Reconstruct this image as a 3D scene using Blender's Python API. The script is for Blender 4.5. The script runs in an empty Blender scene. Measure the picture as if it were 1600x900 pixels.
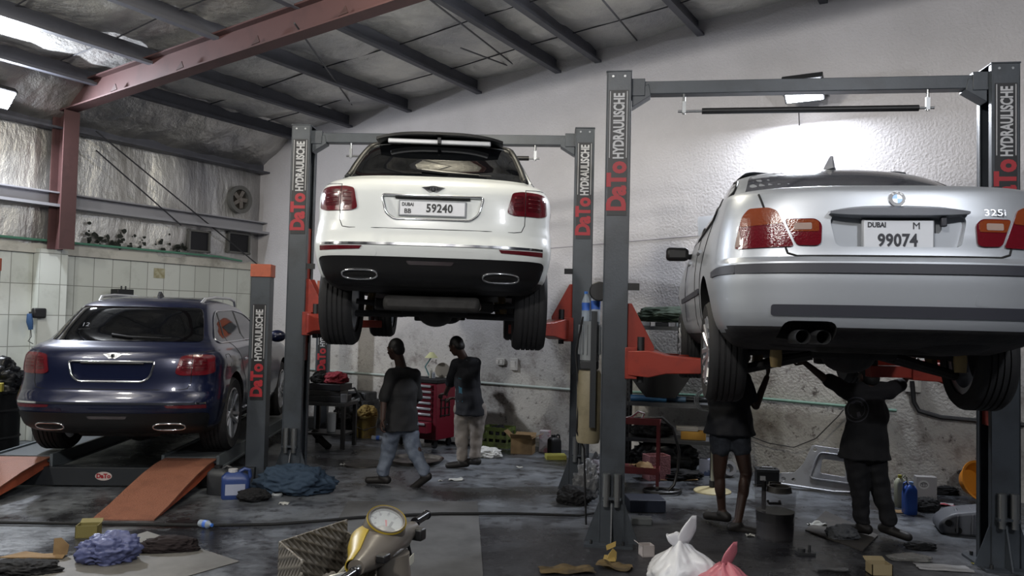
import bpy, bmesh, math, random
import numpy as np
from mathutils import Vector, Matrix, Euler, noise
from mathutils.bvhtree import BVHTree
random.seed(7)
PI = math.pi
SC = bpy.context.scene
COL = SC.collection
R = math.radians
# ---------------------------------------------------------------- camera
FPX, CAMH, PITCH, ROLL, BYAW = 1250.0, 1.88, R(2.1), R(1.3), R(30.5)
cam_d = bpy.data.cameras.new('camera')
cam = bpy.data.objects.new('camera', cam_d)
COL.objects.link(cam)
cam_d.sensor_width = 36.0
cam_d.lens = FPX / 1600 * 36.0
cam_d.clip_start = 0.05
FW = Vector((0, math.cos(PITCH), math.sin(PITCH)))
_r0 = Vector((1, 0, 0)); _u0 = Vector((0, -math.sin(PITCH), math.cos(PITCH)))
RT = math.cos(ROLL) * _r0 + math.sin(ROLL) * _u0
UP = -math.sin(ROLL) * _r0 + math.cos(ROLL) * _u0
EYE = Vector((0, 0, CAMH))
m4 = Matrix((RT, UP, -FW)).transposed().to_4x4()
m4.translation = EYE
cam.matrix_world = m4
SC.camera = cam
SC.view_settings.view_transform = 'Standard'
SC.view_settings.look = 'None'
SC.view_settings.gamma = 1.0
SC.view_settings.use_curve_mapping = False
SC.view_settings.exposure = 0.0
SC.cycles.use_denoising = True
SC.cycles.max_bounces = 6
SC.cycles.sample_clamp_indirect = 4.0
# ---------------------------------------------------------------- world: dim night air through the open front of the workshop
W = bpy.data.worlds.new('world'); SC.world = W; W.use_nodes = True
W.node_tree.nodes['Background'].inputs[0].default_value = (0.50, 0.53, 0.62, 1)
W.node_tree.nodes['Background'].inputs[1].default_value = 0.05

def area(name, loc, target, sx, sy, power, col=(1, 1, 1), spread=180):
    l = bpy.data.lights.new(name, 'AREA'); l.shape = 'RECTANGLE'; l.size = sx; l.size_y = sy
    l.energy = power; l.color = col; l.spread = R(spread)
    o = bpy.data.objects.new(name, l); COL.objects.link(o); o.location = loc
    d = Vector(target) - Vector(loc)
    o.rotation_euler = d.to_track_quat('-Z', 'Y').to_euler()
    return o
def roof_light(loc, power, col, r=.18):
    l = bpy.data.lights.new('unseen_roof_light', 'POINT'); l.energy = power; l.color = col; l.shadow_soft_size = r
    o = bpy.data.objects.new('unseen_roof_light', l); COL.objects.link(o); o.location = loc
# unseen lights under the roof; those over the photographer are inferred
roof_light((-1.4, -0.4, 5.1), 820, (1.0, .97, .93))
roof_light((3.4, -0.6, 5.3), 610, (.94, .96, 1.0))
roof_light((-6.3, 3.2, 4.6), 520, (1.0, .97, .90))  # unseen light near the left wall, brightens the tiles
roof_light((-.7, 6.9, 5.35), 250, (1.0, .93, .76), .12)  # added ahead of the camera only to brighten the roof foil
roof_light((-5.0, 5.4, 4.85), 130, (1.0, .95, .85), .12)  # another added light, no lamp there, to lift the ceiling

# building frame: u to the right along the back wall, v towards the back wall
EF = Vector((math.sin(BYAW), math.cos(BYAW), 0)); ER = Vector((math.cos(BYAW), -math.sin(BYAW), 0))
V0, U0 = 10.34, -11.58
def B(u, v, z=0): return ER * u + EF * v + Vector((0, 0, z))
def ray(x, y): return FW + RT * ((x - 800) / FPX) + UP * ((450 - y) / FPX)
def G(x, y, z=0.0):
    d = ray(x, y); return EYE + d * ((z - CAMH) / d.z)
def D(x, y, dist):
    d = ray(x, y); return EYE + d * (dist / d.y)
def WP(x, y, off=0.0):
    d = ray(x, y); return EYE + d * ((V0 - off) / d.dot(EF))
def LP(x, y, off=0.0):
    d = ray(x, y); return EYE + d * ((U0 + off) / d.dot(ER))
# ---------------------------------------------------------------- materials
def lin(h):
    if isinstance(h, str):
        h = h.lstrip('#'); c = [int(h[i:i + 2], 16) / 255 for i in (0, 2, 4)]
        return tuple(((x / 12.92) if x <= .04045 else ((x + .055) / 1.055) ** 2.4) for x in c) + (1,)
    return tuple(h) + (1,)
MATS = {}
def mat(name, col, rough=0.5, metal=0.0, coat=0.0, emit=None, es=0.0, alpha=1.0, trans=0.0, ior=1.45,
        dirt=None, bump=None, spec=None, stretch=(1, 1, 1), rvar=0.0):
    """dirt = (colour, scale, threshold low, threshold high); bump = (scale, strength)"""
    if name in MATS: return MATS[name]
    m = bpy.data.materials.new(name); m.use_nodes = True; nt = m.node_tree
    b = nt.nodes['Principled BSDF']
    b.inputs['Base Color'].default_value = lin(col); b.inputs['Roughness'].default_value = rough
    b.inputs['Metallic'].default_value = metal; b.inputs['Coat Weight'].default_value = coat
    b.inputs['Coat Roughness'].default_value = 0.06
    b.inputs['Alpha'].default_value = alpha; b.inputs['Transmission Weight'].default_value = trans
    b.inputs['IOR'].default_value = ior
    if spec is not None: b.inputs['Specular IOR Level'].default_value = spec
    if emit: b.inputs['Emission Color'].default_value = lin(emit); b.inputs['Emission Strength'].default_value = es
    if dirt or bump or rvar:
        tc = nt.nodes.new('ShaderNodeTexCoord'); mp = nt.nodes.new('ShaderNodeMapping')
        mp.inputs['Scale'].default_value = stretch
        nt.links.new(tc.outputs['Object'], mp.inputs['Vector'])
    if dirt:
        n = nt.nodes.new('ShaderNodeTexNoise'); n.inputs['Scale'].default_value = dirt[1]; n.inputs['Detail'].default_value = 8
        n.inputs['Roughness'].default_value = 0.62
        r = nt.nodes.new('ShaderNodeValToRGB')
        r.color_ramp.elements[0].position = dirt[2]; r.color_ramp.elements[1].position = dirt[3]
        r.color_ramp.elements[0].color = lin(col); r.color_ramp.elements[1].color = lin(dirt[0])
        nt.links.new(mp.outputs[0], n.inputs['Vector']); nt.links.new(n.outputs['Fac'], r.inputs['Fac'])
        nt.links.new(r.outputs['Color'], b.inputs['Base Color'])
    if bump:
        n2 = nt.nodes.new('ShaderNodeTexNoise'); n2.inputs['Scale'].default_value = bump[0]; n2.inputs['Detail'].default_value = 5
        bp = nt.nodes.new('ShaderNodeBump'); bp.inputs['Strength'].default_value = bump[1]; bp.inputs['Distance'].default_value = 0.02
        nt.links.new(mp.outputs[0], n2.inputs['Vector']); nt.links.new(n2.outputs['Fac'], bp.inputs['Height'])
        nt.links.new(bp.outputs[0], b.inputs['Normal'])
    MATS[name] = m
    return m
LIFT = mat('lift_grey', '#3b4046', 0.42, dirt=('#2b2e32', 3, .45, .75), bump=(60, .05))
LIFTD = mat('lift_dark', '#23262a', 0.5)
ORANGE = mat('lift_orange', '#9c4f36', 0.5, dirt=('#74392a', 6, .5, .8))
RED = mat('lift_red', '#82291c', 0.45, dirt=('#5e1a14', 7, .5, .8))
STEEL = mat('steel', '#8d8f90', 0.35, 0.9)
STEELD = mat('dark_steel', '#3c3d3f', 0.45, 0.6)
CHROME = mat('chrome', '#d8dade', 0.08, 1.0)
BLACK = mat('black_plastic', '#141416', 0.45)
MATTE = mat('black_matte', '#0d0d0e', 0.8)
RUBBER = mat('rubber', '#18181a', 0.75, bump=(40, .1))
GLASS = mat('tinted_glass', '#07080a', 0.04, spec=0.6)
WHITE = mat('white_print', '#a9a9ac', 0.5)
REDP = mat('red_print', '#8f1d26', 0.5)
# ---------------------------------------------------------------- mesh builder
def rotm(rot): return Euler(rot).to_matrix().to_4x4()
class M:
    def __init__(s): s.bm = bmesh.new()
    def box(s, c, sz, rot=(0, 0, 0), taper=None):
        r = bmesh.ops.create_cube(s.bm, size=1)['verts']
        for v in r:
            if taper and v.co.z > 0: v.co.x *= taper[0]; v.co.y *= taper[1]
            v.co = Vector((v.co.x * sz[0], v.co.y * sz[1], v.co.z * sz[2]))
        bmesh.ops.transform(s.bm, matrix=Matrix.Translation(c) @ rotm(rot), verts=r)
        return s
    def cyl(s, p0, p1, r, r2=None, seg=16, cap=True):
        p0 = Vector(p0); p1 = Vector(p1); d = p1 - p0
        q = d.to_track_quat('Z', 'Y').to_matrix().to_4x4()
        bmesh.ops.create_cone(s.bm, cap_ends=cap, segments=seg, radius1=r, radius2=r if r2 is None else r2, depth=d.length,
                              matrix=Matrix.Translation((p0 + p1) / 2) @ q)
        return s
    def tube(s, pts, r, seg=8, cap=True, closed=False):
        pts = [Vector(p) for p in pts]; n = len(pts); rings = []
        nrm = None
        for i, p in enumerate(pts):
            if closed: t = pts[(i + 1) % n] - pts[i - 1]
            else: t = pts[min(i + 1, n - 1)] - pts[max(i - 1, 0)]
            if t.length < 1e-9: t = Vector((0, 0, 1))
            t.normalize()
            if nrm is None: nrm = t.orthogonal().normalized()
            nrm = (nrm - t * nrm.dot(t))
            if nrm.length < 1e-6: nrm = t.orthogonal()
            nrm.normalize(); b = t.cross(nrm)
            rr = r[i] if isinstance(r, (list, tuple)) else r
            rings.append([s.bm.verts.new(p + (nrm * math.cos(a) + b * math.sin(a)) * rr) for a in [2 * PI * k / seg for k in range(seg)]])
        for i in range(n if closed else n - 1):
            A, Bq = rings[i], rings[(i + 1) % n]
            for k in range(seg):
                s.bm.faces.new((A[k], A[(k + 1) % seg], Bq[(k + 1) % seg], Bq[k]))
        if cap and not closed:
            s.bm.faces.new(rings[0][::-1]); s.bm.faces.new(rings[-1])
        return s
    def loft(s, rings, closed=True, cap=True):
        rs = [[s.bm.verts.new(p) for p in r] for r in rings]; n = len(rs[0])
        for A, Bq in zip(rs, rs[1:]):
            for k in range(n if closed else n - 1):
                s.bm.faces.new((A[k], A[(k + 1) % n], Bq[(k + 1) % n], Bq[k]))
        if cap and closed:
            s.bm.faces.new(rs[0][::-1]); s.bm.faces.new(rs[-1])
        return s
    def lathe(s, prof, seg=24, mtx=None, cap=True, closed=False):
        mtx = mtx or Matrix.Identity(4); rings = []
        for k in range(seg):
            a = 2 * PI * k / seg
            rings.append([s.bm.verts.new(mtx @ Vector((r * math.cos(a), r * math.sin(a), z))) for r, z in prof])
        n = len(prof)
        for k in range(seg):
            A, Bq = rings[k], rings[(k + 1) % seg]
            for i in range(n if closed else n - 1):
                j = (i + 1) % n
                s.bm.faces.new((A[i], Bq[i], Bq[j], A[j]))
        if cap and not closed:
            for i in (0, n - 1):
                if prof[i][0] > 1e-5: s.bm.faces.new([rings[k][i] for k in range(seg)])
        return s
    def prism(s, poly, z0, z1, mtx=None):
        mtx = mtx or Matrix.Identity(4)
        a = [s.bm.verts.new(mtx @ Vector((x, y, z0))) for x, y in poly]
        b = [s.bm.verts.new(mtx @ Vector((x, y, z1))) for x, y in poly]
        n = len(poly); s.bm.faces.new(a[::-1]); s.bm.faces.new(b)
        for i in range(n): s.bm.faces.new((a[i], a[(i + 1) % n], b[(i + 1) % n], b[i]))
        return s
    def ell(s, c, rad, rot=(0, 0, 0), seg=20):
        mt = Matrix.Translation(c) @ rotm(rot); nv = max(6, seg // 2 + 2); rings = []
        for k in range(1, nv):
            t = PI * k / nv
            rings.append([s.bm.verts.new(mt @ Vector((rad[0] * math.sin(t) * math.cos(2 * PI * i / seg), rad[1] * math.sin(t) * math.sin(2 * PI * i / seg), rad[2] * math.cos(t)))) for i in range(seg)])
        a = s.bm.verts.new(mt @ Vector((0, 0, rad[2]))); b = s.bm.verts.new(mt @ Vector((0, 0, -rad[2])))
        for i in range(seg):
            j = (i + 1) % seg
            s.bm.faces.new((a, rings[0][i], rings[0][j])); s.bm.faces.new((b, rings[-1][j], rings[-1][i]))
            for A, Bq in zip(rings, rings[1:]): s.bm.faces.new((A[i], Bq[i], Bq[j], A[j]))
        return s
    def caps(s, p0, r0, p1, r1, seg=14):
        s.cyl(p0, p1, r0, r1, seg); s.ell(p0, (r0,) * 3, seg=seg); s.ell(p1, (r1,) * 3, seg=seg)
        return s
    def obj(s, name, m, parent=None, ang=35, bevel=0, fix=True, smooth=True):
        if fix:
            bmesh.ops.remove_doubles(s.bm, verts=s.bm.verts, dist=1e-6)
            bmesh.ops.recalc_face_normals(s.bm, faces=s.bm.faces)
        me = bpy.data.meshes.new(name); s.bm.to_mesh(me); s.bm.free()
        return mk(name, me, m, parent, ang, bevel, smooth)
def mk(name, me, m, parent=None, ang=35, bevel=0, smooth=True):
    for x in (m if isinstance(m, (list, tuple)) else [m]): me.materials.append(x)
    if smooth:
        me.shade_smooth()
        if ang < 180: me.set_sharp_from_angle(angle=R(ang))
    o = bpy.data.objects.new(name, me); COL.objects.link(o)
    if parent is not None: o.parent = parent
    if bevel:
        b = o.modifiers.new('bevel', 'BEVEL'); b.width = bevel; b.segments = 2; b.limit_method = 'ANGLE'; b.angle_limit = R(40)
    return o
def thing(name, label, cat, loc=(0, 0, 0), rz=0.0, group=None):
    o = bpy.data.objects.new(name, None); COL.objects.link(o); o.empty_display_size = .1
    o.location = loc; o.rotation_euler = (0, 0, rz)
    return tag(o, label, cat, group)
def tag(o, label, cat, group=None, loc=None, rz=None):
    o['label'] = label; o['category'] = cat
    if group: o['group'] = group
    if loc is not None: o.location = loc
    if rz is not None: o.rotation_euler = (0, 0, rz)
    return o
def struct(o): o['kind'] = 'structure'; return o
def baked(o):
    """apply the modifiers of o to its mesh"""
    dg = bpy.context.evaluated_depsgraph_get()
    me = bpy.data.meshes.new_from_object(o.evaluated_get(dg))
    o.modifiers.clear(); old = o.data; o.data = me; bpy.data.meshes.remove(old)
    return o
def text(body, size, m, mtx, parent, name='lettering', ext=0.0012, bold=0.0, sx=1.0, align='CENTER', space=1.0, fit=None):
    cu = bpy.data.curves.new(name, 'FONT'); cu.body = body; cu.size = size; cu.extrude = ext; cu.offset = bold
    cu.align_x = align; cu.align_y = 'CENTER'; cu.space_character = space; cu.resolution_u = 3
    t = bpy.data.objects.new(name, cu); COL.objects.link(t)
    dg = bpy.context.evaluated_depsgraph_get()
    me = bpy.data.meshes.new_from_object(t.evaluated_get(dg))
    bpy.data.objects.remove(t); bpy.data.curves.remove(cu)
    if fit:
        xs = [v.co.x for v in me.vertices]; sx = fit / (max(xs) - min(xs))
    me.transform(mtx @ Matrix.Diagonal((sx, 1, 1, 1)))
    me.materials.clear()
    return mk(name, me, m, parent, smooth=False)
def frame(origin, xdir, ydir):
    """matrix whose local x, y axes are the given directions"""
    x = Vector(xdir).normalized(); z = x.cross(Vector(ydir)).normalized(); y = z.cross(x)
    mm = Matrix((x, y, z)).transposed().to_4x4(); mm.translation = Vector(origin)
    return mm
def rpoly(pts, r=0.02, n=4):
    """round the corners of a polygon"""
    out = []; N = len(pts)
    for i in range(N):
        p = Vector(pts[i]); a = Vector(pts[i - 1]); b = Vector(pts[(i + 1) % N])
        da = (a - p); db = (b - p); rr = r[i] if isinstance(r, (list, tuple)) else r
        la = min(rr, da.length * .45); lb = min(rr, db.length * .45)
        if rr <= 0: out.append((p.x, p.y)); continue
        s = p + da.normalized() * la; e = p + db.normalized() * lb
        for k in range(n + 1):
            t = k / n
            q = s * (1 - t) ** 2 + p * 2 * t * (1 - t) + e * t * t
            out.append((q.x, q.y))
    return out
def ellipse(cx, cy, rx, ry, n=24): return [(cx + rx * math.cos(2 * PI * k / n), cy + ry * math.sin(2 * PI * k / n)) for k in range(n)]
def blob(name, m, c, rad, amp=.25, freq=3.0, sub=4, seed=0, parent=None, flat=True, rz=0, ridge=True, ang=180):
    bm = bmesh.new(); bmesh.ops.create_icosphere(bm, subdivisions=sub, radius=1)
    for v in bm.verts:
        d = v.co.normalized(); o = Vector((seed * 3.7, seed * 1.3, seed * 2.1))
        if ridge: k = .8 * noise.noise(d * freq * .8 + o) + 1.0 * (.30 - abs(noise.noise(d * freq * 1.6 + o))) + .5 * (.25 - abs(noise.noise(d * freq * 3.4 + o)))
        else: k = noise.noise(d * freq + o)
        v.co = d * (1 + amp * k)
        v.co = Vector((v.co.x * rad[0], v.co.y * rad[1], v.co.z * rad[2]))
        if flat and v.co.z < -rad[2] * .55: v.co.z = -rad[2] * .55 + (v.co.z + rad[2] * .55) * .1
    zmin = min(v.co.z for v in bm.verts)
    for v in bm.verts: v.co.z -= zmin
    bmesh.ops.rotate(bm, cent=(0, 0, 0), matrix=Matrix.Rotation(rz, 3, 'Z'), verts=bm.verts)
    me = bpy.data.meshes.new(name); bm.to_mesh(me); bm.free()
    o = mk(name, me, m, parent, ang); o.location = c
    return o
# ================================================================ the setting
def nodes_mat(name):
    m = bpy.data.materials.new(name); m.use_nodes = True
    return m, m.node_tree, m.node_tree.nodes['Principled BSDF']
def nn(nt, t, **kw):
    n = nt.nodes.new(t)
    for k, v in kw.items():
        if k in n.inputs: n.inputs[k].default_value = v
        else: setattr(n, k, v)
    return n
def ramp(nt, fac, stops):
    r = nt.nodes.new('ShaderNodeValToRGB')
    while len(r.color_ramp.elements) < len(stops): r.color_ramp.elements.new(.5)
    for e, (p, c) in zip(r.color_ramp.elements, stops): e.position = p; e.color = lin(c)
    nt.links.new(fac, r.inputs['Fac']); return r
def mixc(nt, fac, a, b, mode='MIX'):
    n = nt.nodes.new('ShaderNodeMix'); n.data_type = 'RGBA'; n.blend_type = mode
    for s, v in ((0, fac), (6, a), (7, b)):
        if hasattr(v, 'links'): nt.links.new(v, n.inputs[s])
        elif s == 0: n.inputs[0].default_value = v
        else: n.inputs[s].default_value = lin(v)
    return n.outputs[2]
def objcoord(nt, scale=(1, 1, 1)):
    tc = nt.nodes.new('ShaderNodeTexCoord'); mp = nt.nodes.new('ShaderNodeMapping'); mp.inputs['Scale'].default_value = scale
    nt.links.new(tc.outputs['Object'], mp.inputs['Vector']); return mp.outputs[0]
def noi(nt, vec, scale, detail=6, rough=.6):
    n = nn(nt, 'ShaderNodeTexNoise', Scale=scale, Detail=detail, Roughness=rough)
    nt.links.new(vec, n.inputs['Vector']); return n.outputs['Fac']
def bumpn(nt, h, st, dist=.02, nrm=None):
    b = nn(nt, 'ShaderNodeBump', Strength=st, Distance=dist); nt.links.new(h, b.inputs['Height'])
    if nrm: nt.links.new(nrm, b.inputs['Normal'])
    return b.outputs[0]
# floor: grey blue concrete with oil
def floor_mat():
    m, nt, b = nodes_mat('oily_concrete'); v = objcoord(nt)
    base = ramp(nt, noi(nt, v, 1.3, 8), [(.3, '#505459'), (.7, '#73777c')]).outputs[0]
    s1 = ramp(nt, noi(nt, v, .55, 9, .68), [(.44, '#000000'), (.58, '#ffffff')]).outputs[0]
    # oil plus painted-in shade: floor colour darkened around the right hoist
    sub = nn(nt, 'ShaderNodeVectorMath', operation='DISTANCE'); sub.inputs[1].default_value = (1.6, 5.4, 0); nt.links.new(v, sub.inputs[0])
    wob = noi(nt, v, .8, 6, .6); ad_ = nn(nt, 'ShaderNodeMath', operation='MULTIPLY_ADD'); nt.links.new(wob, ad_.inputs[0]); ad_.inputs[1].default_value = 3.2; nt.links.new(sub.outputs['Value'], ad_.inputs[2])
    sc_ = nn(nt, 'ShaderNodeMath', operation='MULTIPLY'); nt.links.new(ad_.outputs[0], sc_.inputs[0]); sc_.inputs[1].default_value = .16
    oil = ramp(nt, sc_.outputs[0], [(.50, '#ffffff'), (.82, '#000000')]).outputs[0]  # mask of the painted dimming, oil included
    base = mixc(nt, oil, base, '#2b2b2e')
    c = mixc(nt, s1, base, '#1f1f22')
    s2 = ramp(nt, noi(nt, v, 4.5, 8, .7), [(.50, '#000000'), (.64, '#ffffff')]).outputs[0]
    c = mixc(nt, s2, c, '#1b1b1e')
    s3 = ramp(nt, noi(nt, v, 13, 6, .75), [(.58, '#000000'), (.70, '#c0c0c0')]).outputs[0]
    c = mixc(nt, s3, c, '#77797c')
    nt.links.new(c, b.inputs['Base Color'])
    rr = ramp(nt, s1, [(0, '#b8b8b8'), (1, '#808080')]).outputs[0]; nt.links.new(rr, b.inputs['Roughness'])
    nt.links.new(bumpn(nt, noi(nt, v, 14, 8), .35), b.inputs['Normal'])
    return m
f = M()
f.bm.faces.new([f.bm.verts.new(B(u, v, 0)) for u, v in ((U0 - .2, -6), (6, -6), (6, V0 + .2), (U0 - .2, V0 + .2))])
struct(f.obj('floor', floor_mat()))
# painted back wall, grimy below
def wall_mat():
    m, nt, b = nodes_mat('painted_plaster'); v = objcoord(nt)
    sx = nn(nt, 'ShaderNodeSeparateXYZ'); nt.links.new(v, sx.inputs[0])
    base = ramp(nt, noi(nt, v, .8, 8), [(.3, '#aeabac'), (.7, '#bebbbd')]).outputs[0]
    low = ramp(nt, noi(nt, v, 1.0, 8), [(.3, '#a19d97'), (.7, '#b9b6b0')]).outputs[0]
    mr = nn(nt, 'ShaderNodeMapRange'); mr.inputs[1].default_value = 2.0; mr.inputs[2].default_value = 1.0
    nt.links.new(sx.outputs['Z'], mr.inputs[0])
    n1 = noi(nt, v, 2.3, 9, .7)
    ad = nn(nt, 'ShaderNodeMath', operation='MULTIPLY'); nt.links.new(mr.outputs[0], ad.inputs[0])
    st = ramp(nt, n1, [(.50, '#000000'), (.68, '#ffffff')]).outputs[0]; nt.links.new(st, ad.inputs[1])
    n2 = ramp(nt, noi(nt, v, 9, 6, .75), [(.57, '#000000'), (.68, '#ffffff')]).outputs[0]
    ad2 = nn(nt, 'ShaderNodeMath', operation='MULTIPLY'); nt.links.new(mr.outputs[0], ad2.inputs[0]); nt.links.new(n2, ad2.inputs[1])
    c = mixc(nt, mr.outputs[0], base, low)
    c = mixc(nt, ad.outputs[0], c, '#6e6660'); c = mixc(nt, ad2.outputs[0], c, '#4a433f')
    nt.links.new(c, b.inputs['Base Color']); b.inputs['Roughness'].default_value = .75
    h = noi(nt, v, 34, 3, .5)
    nt.links.new(bumpn(nt, h, .35, .03), b.inputs['Normal'])
    return m
RS = 0.10                                   # roof slope
def roofz(u): return 5.12 + RS * (u - U0)
w = M()
for v in (V0, V0 + .2): pass
a = [(U0 - .2, 0), (6, 0), (6, roofz(6) + .3), (U0 - .2, roofz(U0) + .3)]
q0 = [w.bm.verts.new(B(u, V0, z)) for u, z in a]; q1 = [w.bm.verts.new(B(u, V0 + .2, z)) for u, z in a]
w.bm.faces.new(q0); w.bm.faces.new(q1[::-1])
for i in range(4): w.bm.faces.new((q0[i], q1[i], q1[(i + 1) % 4], q0[(i + 1) % 4]))
struct(w.obj('wall_back', wall_mat(), ang=30))
# hairline ridge across the plaster
struct(M().tube([B(-8.9, V0 - .004, 2.86), B(-5.5, V0 - .004, 2.9), B(-3.2, V0 - .004, 3.02), B(-1.2, V0 - .004, 3.0)], .006, 6).obj('trim_1', mat('plaster_ridge', '#98959a', .8)))
# left wall: tiles below, foil insulation above
def tile_mat():
    m, nt, b = nodes_mat('wall_tiles'); tc = nt.nodes.new('ShaderNodeTexCoord')
    br = nn(nt, 'ShaderNodeTexBrick', Scale=1.0); br.offset = 0.0; br.squash = 1.0
    br.inputs['Color1'].default_value = lin('#c3c6c0'); br.inputs['Color2'].default_value = lin('#b8bcb5'); br.inputs['Mortar'].default_value = lin('#7d7f78')
    br.inputs['Mortar Size'].default_value = .006; br.inputs['Brick Width'].default_value = .30; br.inputs['Row Height'].default_value = .44
    nt.links.new(tc.outputs['UV'], br.inputs['Vector'])
    v = objcoord(nt); st = ramp(nt, noi(nt, v, 1.5, 8, .7), [(.52, '#000000'), (.75, '#b0b0b0')]).outputs[0]
    c = mixc(nt, st, br.outputs['Color'], '#77766c')
    nt.links.new(c, b.inputs['Base Color']); b.inputs['Roughness'].default_value = .3
    nt.links.new(bumpn(nt, br.outputs['Fac'], -.4, .004), b.inputs['Normal'])
    return m
TILE = tile_mat()
def uvquad(bm, pts, uvs):
    lay = bm.loops.layers.uv.verify(); fa = bm.faces.new([bm.verts.new(p) for p in pts])
    for l, uv in zip(fa.loops, uvs): l[lay].uv = uv
TH = 2.70
w = M(); va, vb = -5.0, V0
uvquad(w.bm, [B(U0, va, 0), B(U0, vb, 0), B(U0, vb, TH), B(U0, va, TH)], [(va, 0), (vb, 0), (vb, TH), (va, TH)])
uvquad(w.bm, [B(U0, vb, TH), B(U0 - .2, vb, TH), B(U0 - .2, va, TH), B(U0, va, TH)], [(0, 0)] * 4)
struct(w.obj('wall_left', TILE, fix=False))
# tiled pilaster under the steel column
pv = 6.50
w = M()
for (u0, v0, u1, v1) in ((U0, pv - .2, U0 + .16, pv - .2), (U0 + .16, pv - .2, U0 + .16, pv + .2), (U0 + .16, pv + .2, U0, pv + .2)):
    L_ = math.hypot(u1 - u0, v1 - v0)
    uvquad(w.bm, [B(u0, v0, 0), B(u1, v1, 0), B(u1, v1, TH), B(u0, v0, TH)], [(0, 0), (L_, 0), (L_, TH), (0, TH)])
uvquad(w.bm, [B(U0, pv - .2, TH), B(U0 + .16, pv - .2, TH), B(U0 + .16, pv + .2, TH), B(U0, pv + .2, TH)], [(0, 0)] * 4)
struct(w.obj('trim_2', TILE, fix=False))
def bbox_uv(name, m, u0, u1, v0, v1, z0, z1, parent=None, bevel=0):
    w = M(); a = [(u0, v0), (u1, v0), (u1, v1), (u0, v1)]
    q0 = [w.bm.verts.new(B(u, v, z0)) for u, v in a]; q1 = [w.bm.verts.new(B(u, v, z1)) for u, v in a]
    w.bm.faces.new(q0[::-1]); w.bm.faces.new(q1)
    for i in range(4): w.bm.faces.new((q0[i], q0[(i + 1) % 4], q1[(i + 1) % 4], q1[i]))
    return w.obj(name, m, parent, bevel=bevel)
CONC = mat('pale_plaster', '#b5b3ab', .7, dirt=('#7c7a72', 3, .5, .75))
struct(bbox_uv('trim_3', CONC, U0 + .001, U0 + .05, -5, V0, TH - .06, TH + .02))
struct(bbox_uv('trim_4', CONC, U0 + .001, U0 + .03, -5, V0, TH + .02, TH + .09))
# foil insulation
def foil_mat(name, stretch, tint='#b4b4b0', metal=.55):
    m, nt, b = nodes_mat(name); v = objcoord(nt, stretch)
    c = ramp(nt, noi(nt, v, .9, 7), [(.3, '#97979a'), (.7, tint)]).outputs[0]
    nt.links.new(c, b.inputs['Base Color']); b.inputs['Metallic'].default_value = metal
    b.inputs['Roughness'].default_value = .40
    h = noi(nt, v, 3.0, 6, .55)
    n1 = bumpn(nt, h, .8, .10)
    vo = nn(nt, 'ShaderNodeTexVoronoi', Scale=55.0); nt.links.new(objcoord(nt), vo.inputs['Vector'])
    nt.links.new(bumpn(nt, vo.outputs['Distance'], .25, .008, n1), b.inputs['Normal'])
    return m
FOIL = foil_mat('wall_foil', (1, 1, .35), '#cfccc4', .8); FOILR = foil_mat('roof_foil', (1, 1, 1), '#d6d4cd', .3)
def grid(name, fn, nu, nv, m, flip=False):
    g = M(); vs = [[g.bm.verts.new(fn(i / nu, j / nv)) for j in range(nv + 1)] for i in range(nu + 1)]
    for i in range(nu):
        for j in range(nv):
            q = (vs[i][j], vs[i + 1][j], vs[i + 1][j + 1], vs[i][j + 1])
            g.bm.faces.new(q[::-1] if flip else q)
    return g.obj(name, m, fix=False, ang=180)
ZE = 4.52
def foilwall(s, t):
    v = -5 + s * (V0 + 5); z = TH + .05 + t * (ZE + .05 - TH)
    d = .05 * abs(math.sin(v * PI / 1.15)) ** .6 * (0.35 + .65 * abs(math.sin(t * PI * 2))) + .05 * noise.noise(Vector((v * 1.6, z * .7, 3)))
    return B(U0 + .01 + max(0, d), v, z)
struct(grid('wall_left_upper', foilwall, 150, 24, FOIL))
def foilslope(s, t):
    v = -5 + s * (V0 + 5); u = U0 + .02 + t * .95; z = ZE + t * (roofz(U0 + .95) - ZE)
    d = .07 * abs(math.sin(v * PI / 1.15)) ** .5 * math.sin(t * PI) + .06 * noise.noise(Vector((v * 2.2, t * 3, 9)))
    return B(u + d * .6, v, z - d * .6)
struct(grid('ceiling_slope', foilslope, 150, 10, FOIL))
PUR = [-10.65, -9.44, -8.17, -6.81, -5.43, -4.79, -3.30, -1.75, -0.3, 1.2, 2.7, 4.2]
def roof(s, t):
    u = U0 + .9 + s * (6 - U0 - .9); v = -6 + t * (V0 + 6)
    d = 0
    for a, b in zip(PUR, PUR[1:]):
        if a <= u <= b: d = .05 * math.sin(PI * (u - a) / (b - a))
    d += .03 * abs(math.sin(v * PI / 1.2)) ** .4 + .05 * noise.noise(Vector((u * .6, v * 1.7, 1))) + .03 * noise.noise(Vector((u * 1.1, v * 4.0, 7)))
    return B(u, v, roofz(u) - d)
struct(grid('ceiling', roof, 120, 180, FOILR, flip=True))
bk = M(); bk.bm.faces.new([bk.bm.verts.new(B(u, v, roofz(u) + .12)) for u, v in ((U0 - .2, -6), (6, -6), (6, V0 + .2), (U0 - .2, V0 + .2))])
struct(bk.obj('ceiling_outer', mat('roof_sheet', '#55575a', .6)))
bk = M(); bk.bm.faces.new([bk.bm.verts.new(B(U0 - .2, v, z)) for v, z in ((-6, 0), (V0 + .2, 0), (V0 + .2, 5.3), (-6, 5.3))])
struct(bk.obj('wall_left_outer', mat('roof_sheet', '#55575a', .6)))
# seams of the roof blanket
SEAM = mat('foil_seam', '#33343a', .7)
g = M()
for k in range(11):
    v = V0 - .75 - k * 1.2
    g.tube([B(U0 + 1 + s * 1.0, v + .03 * math.sin(s * 2.1), roofz(U0 + 1 + s) - .062) for s in range(16)], .009, 5)
struct(g.obj('trim_5', SEAM))
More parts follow.
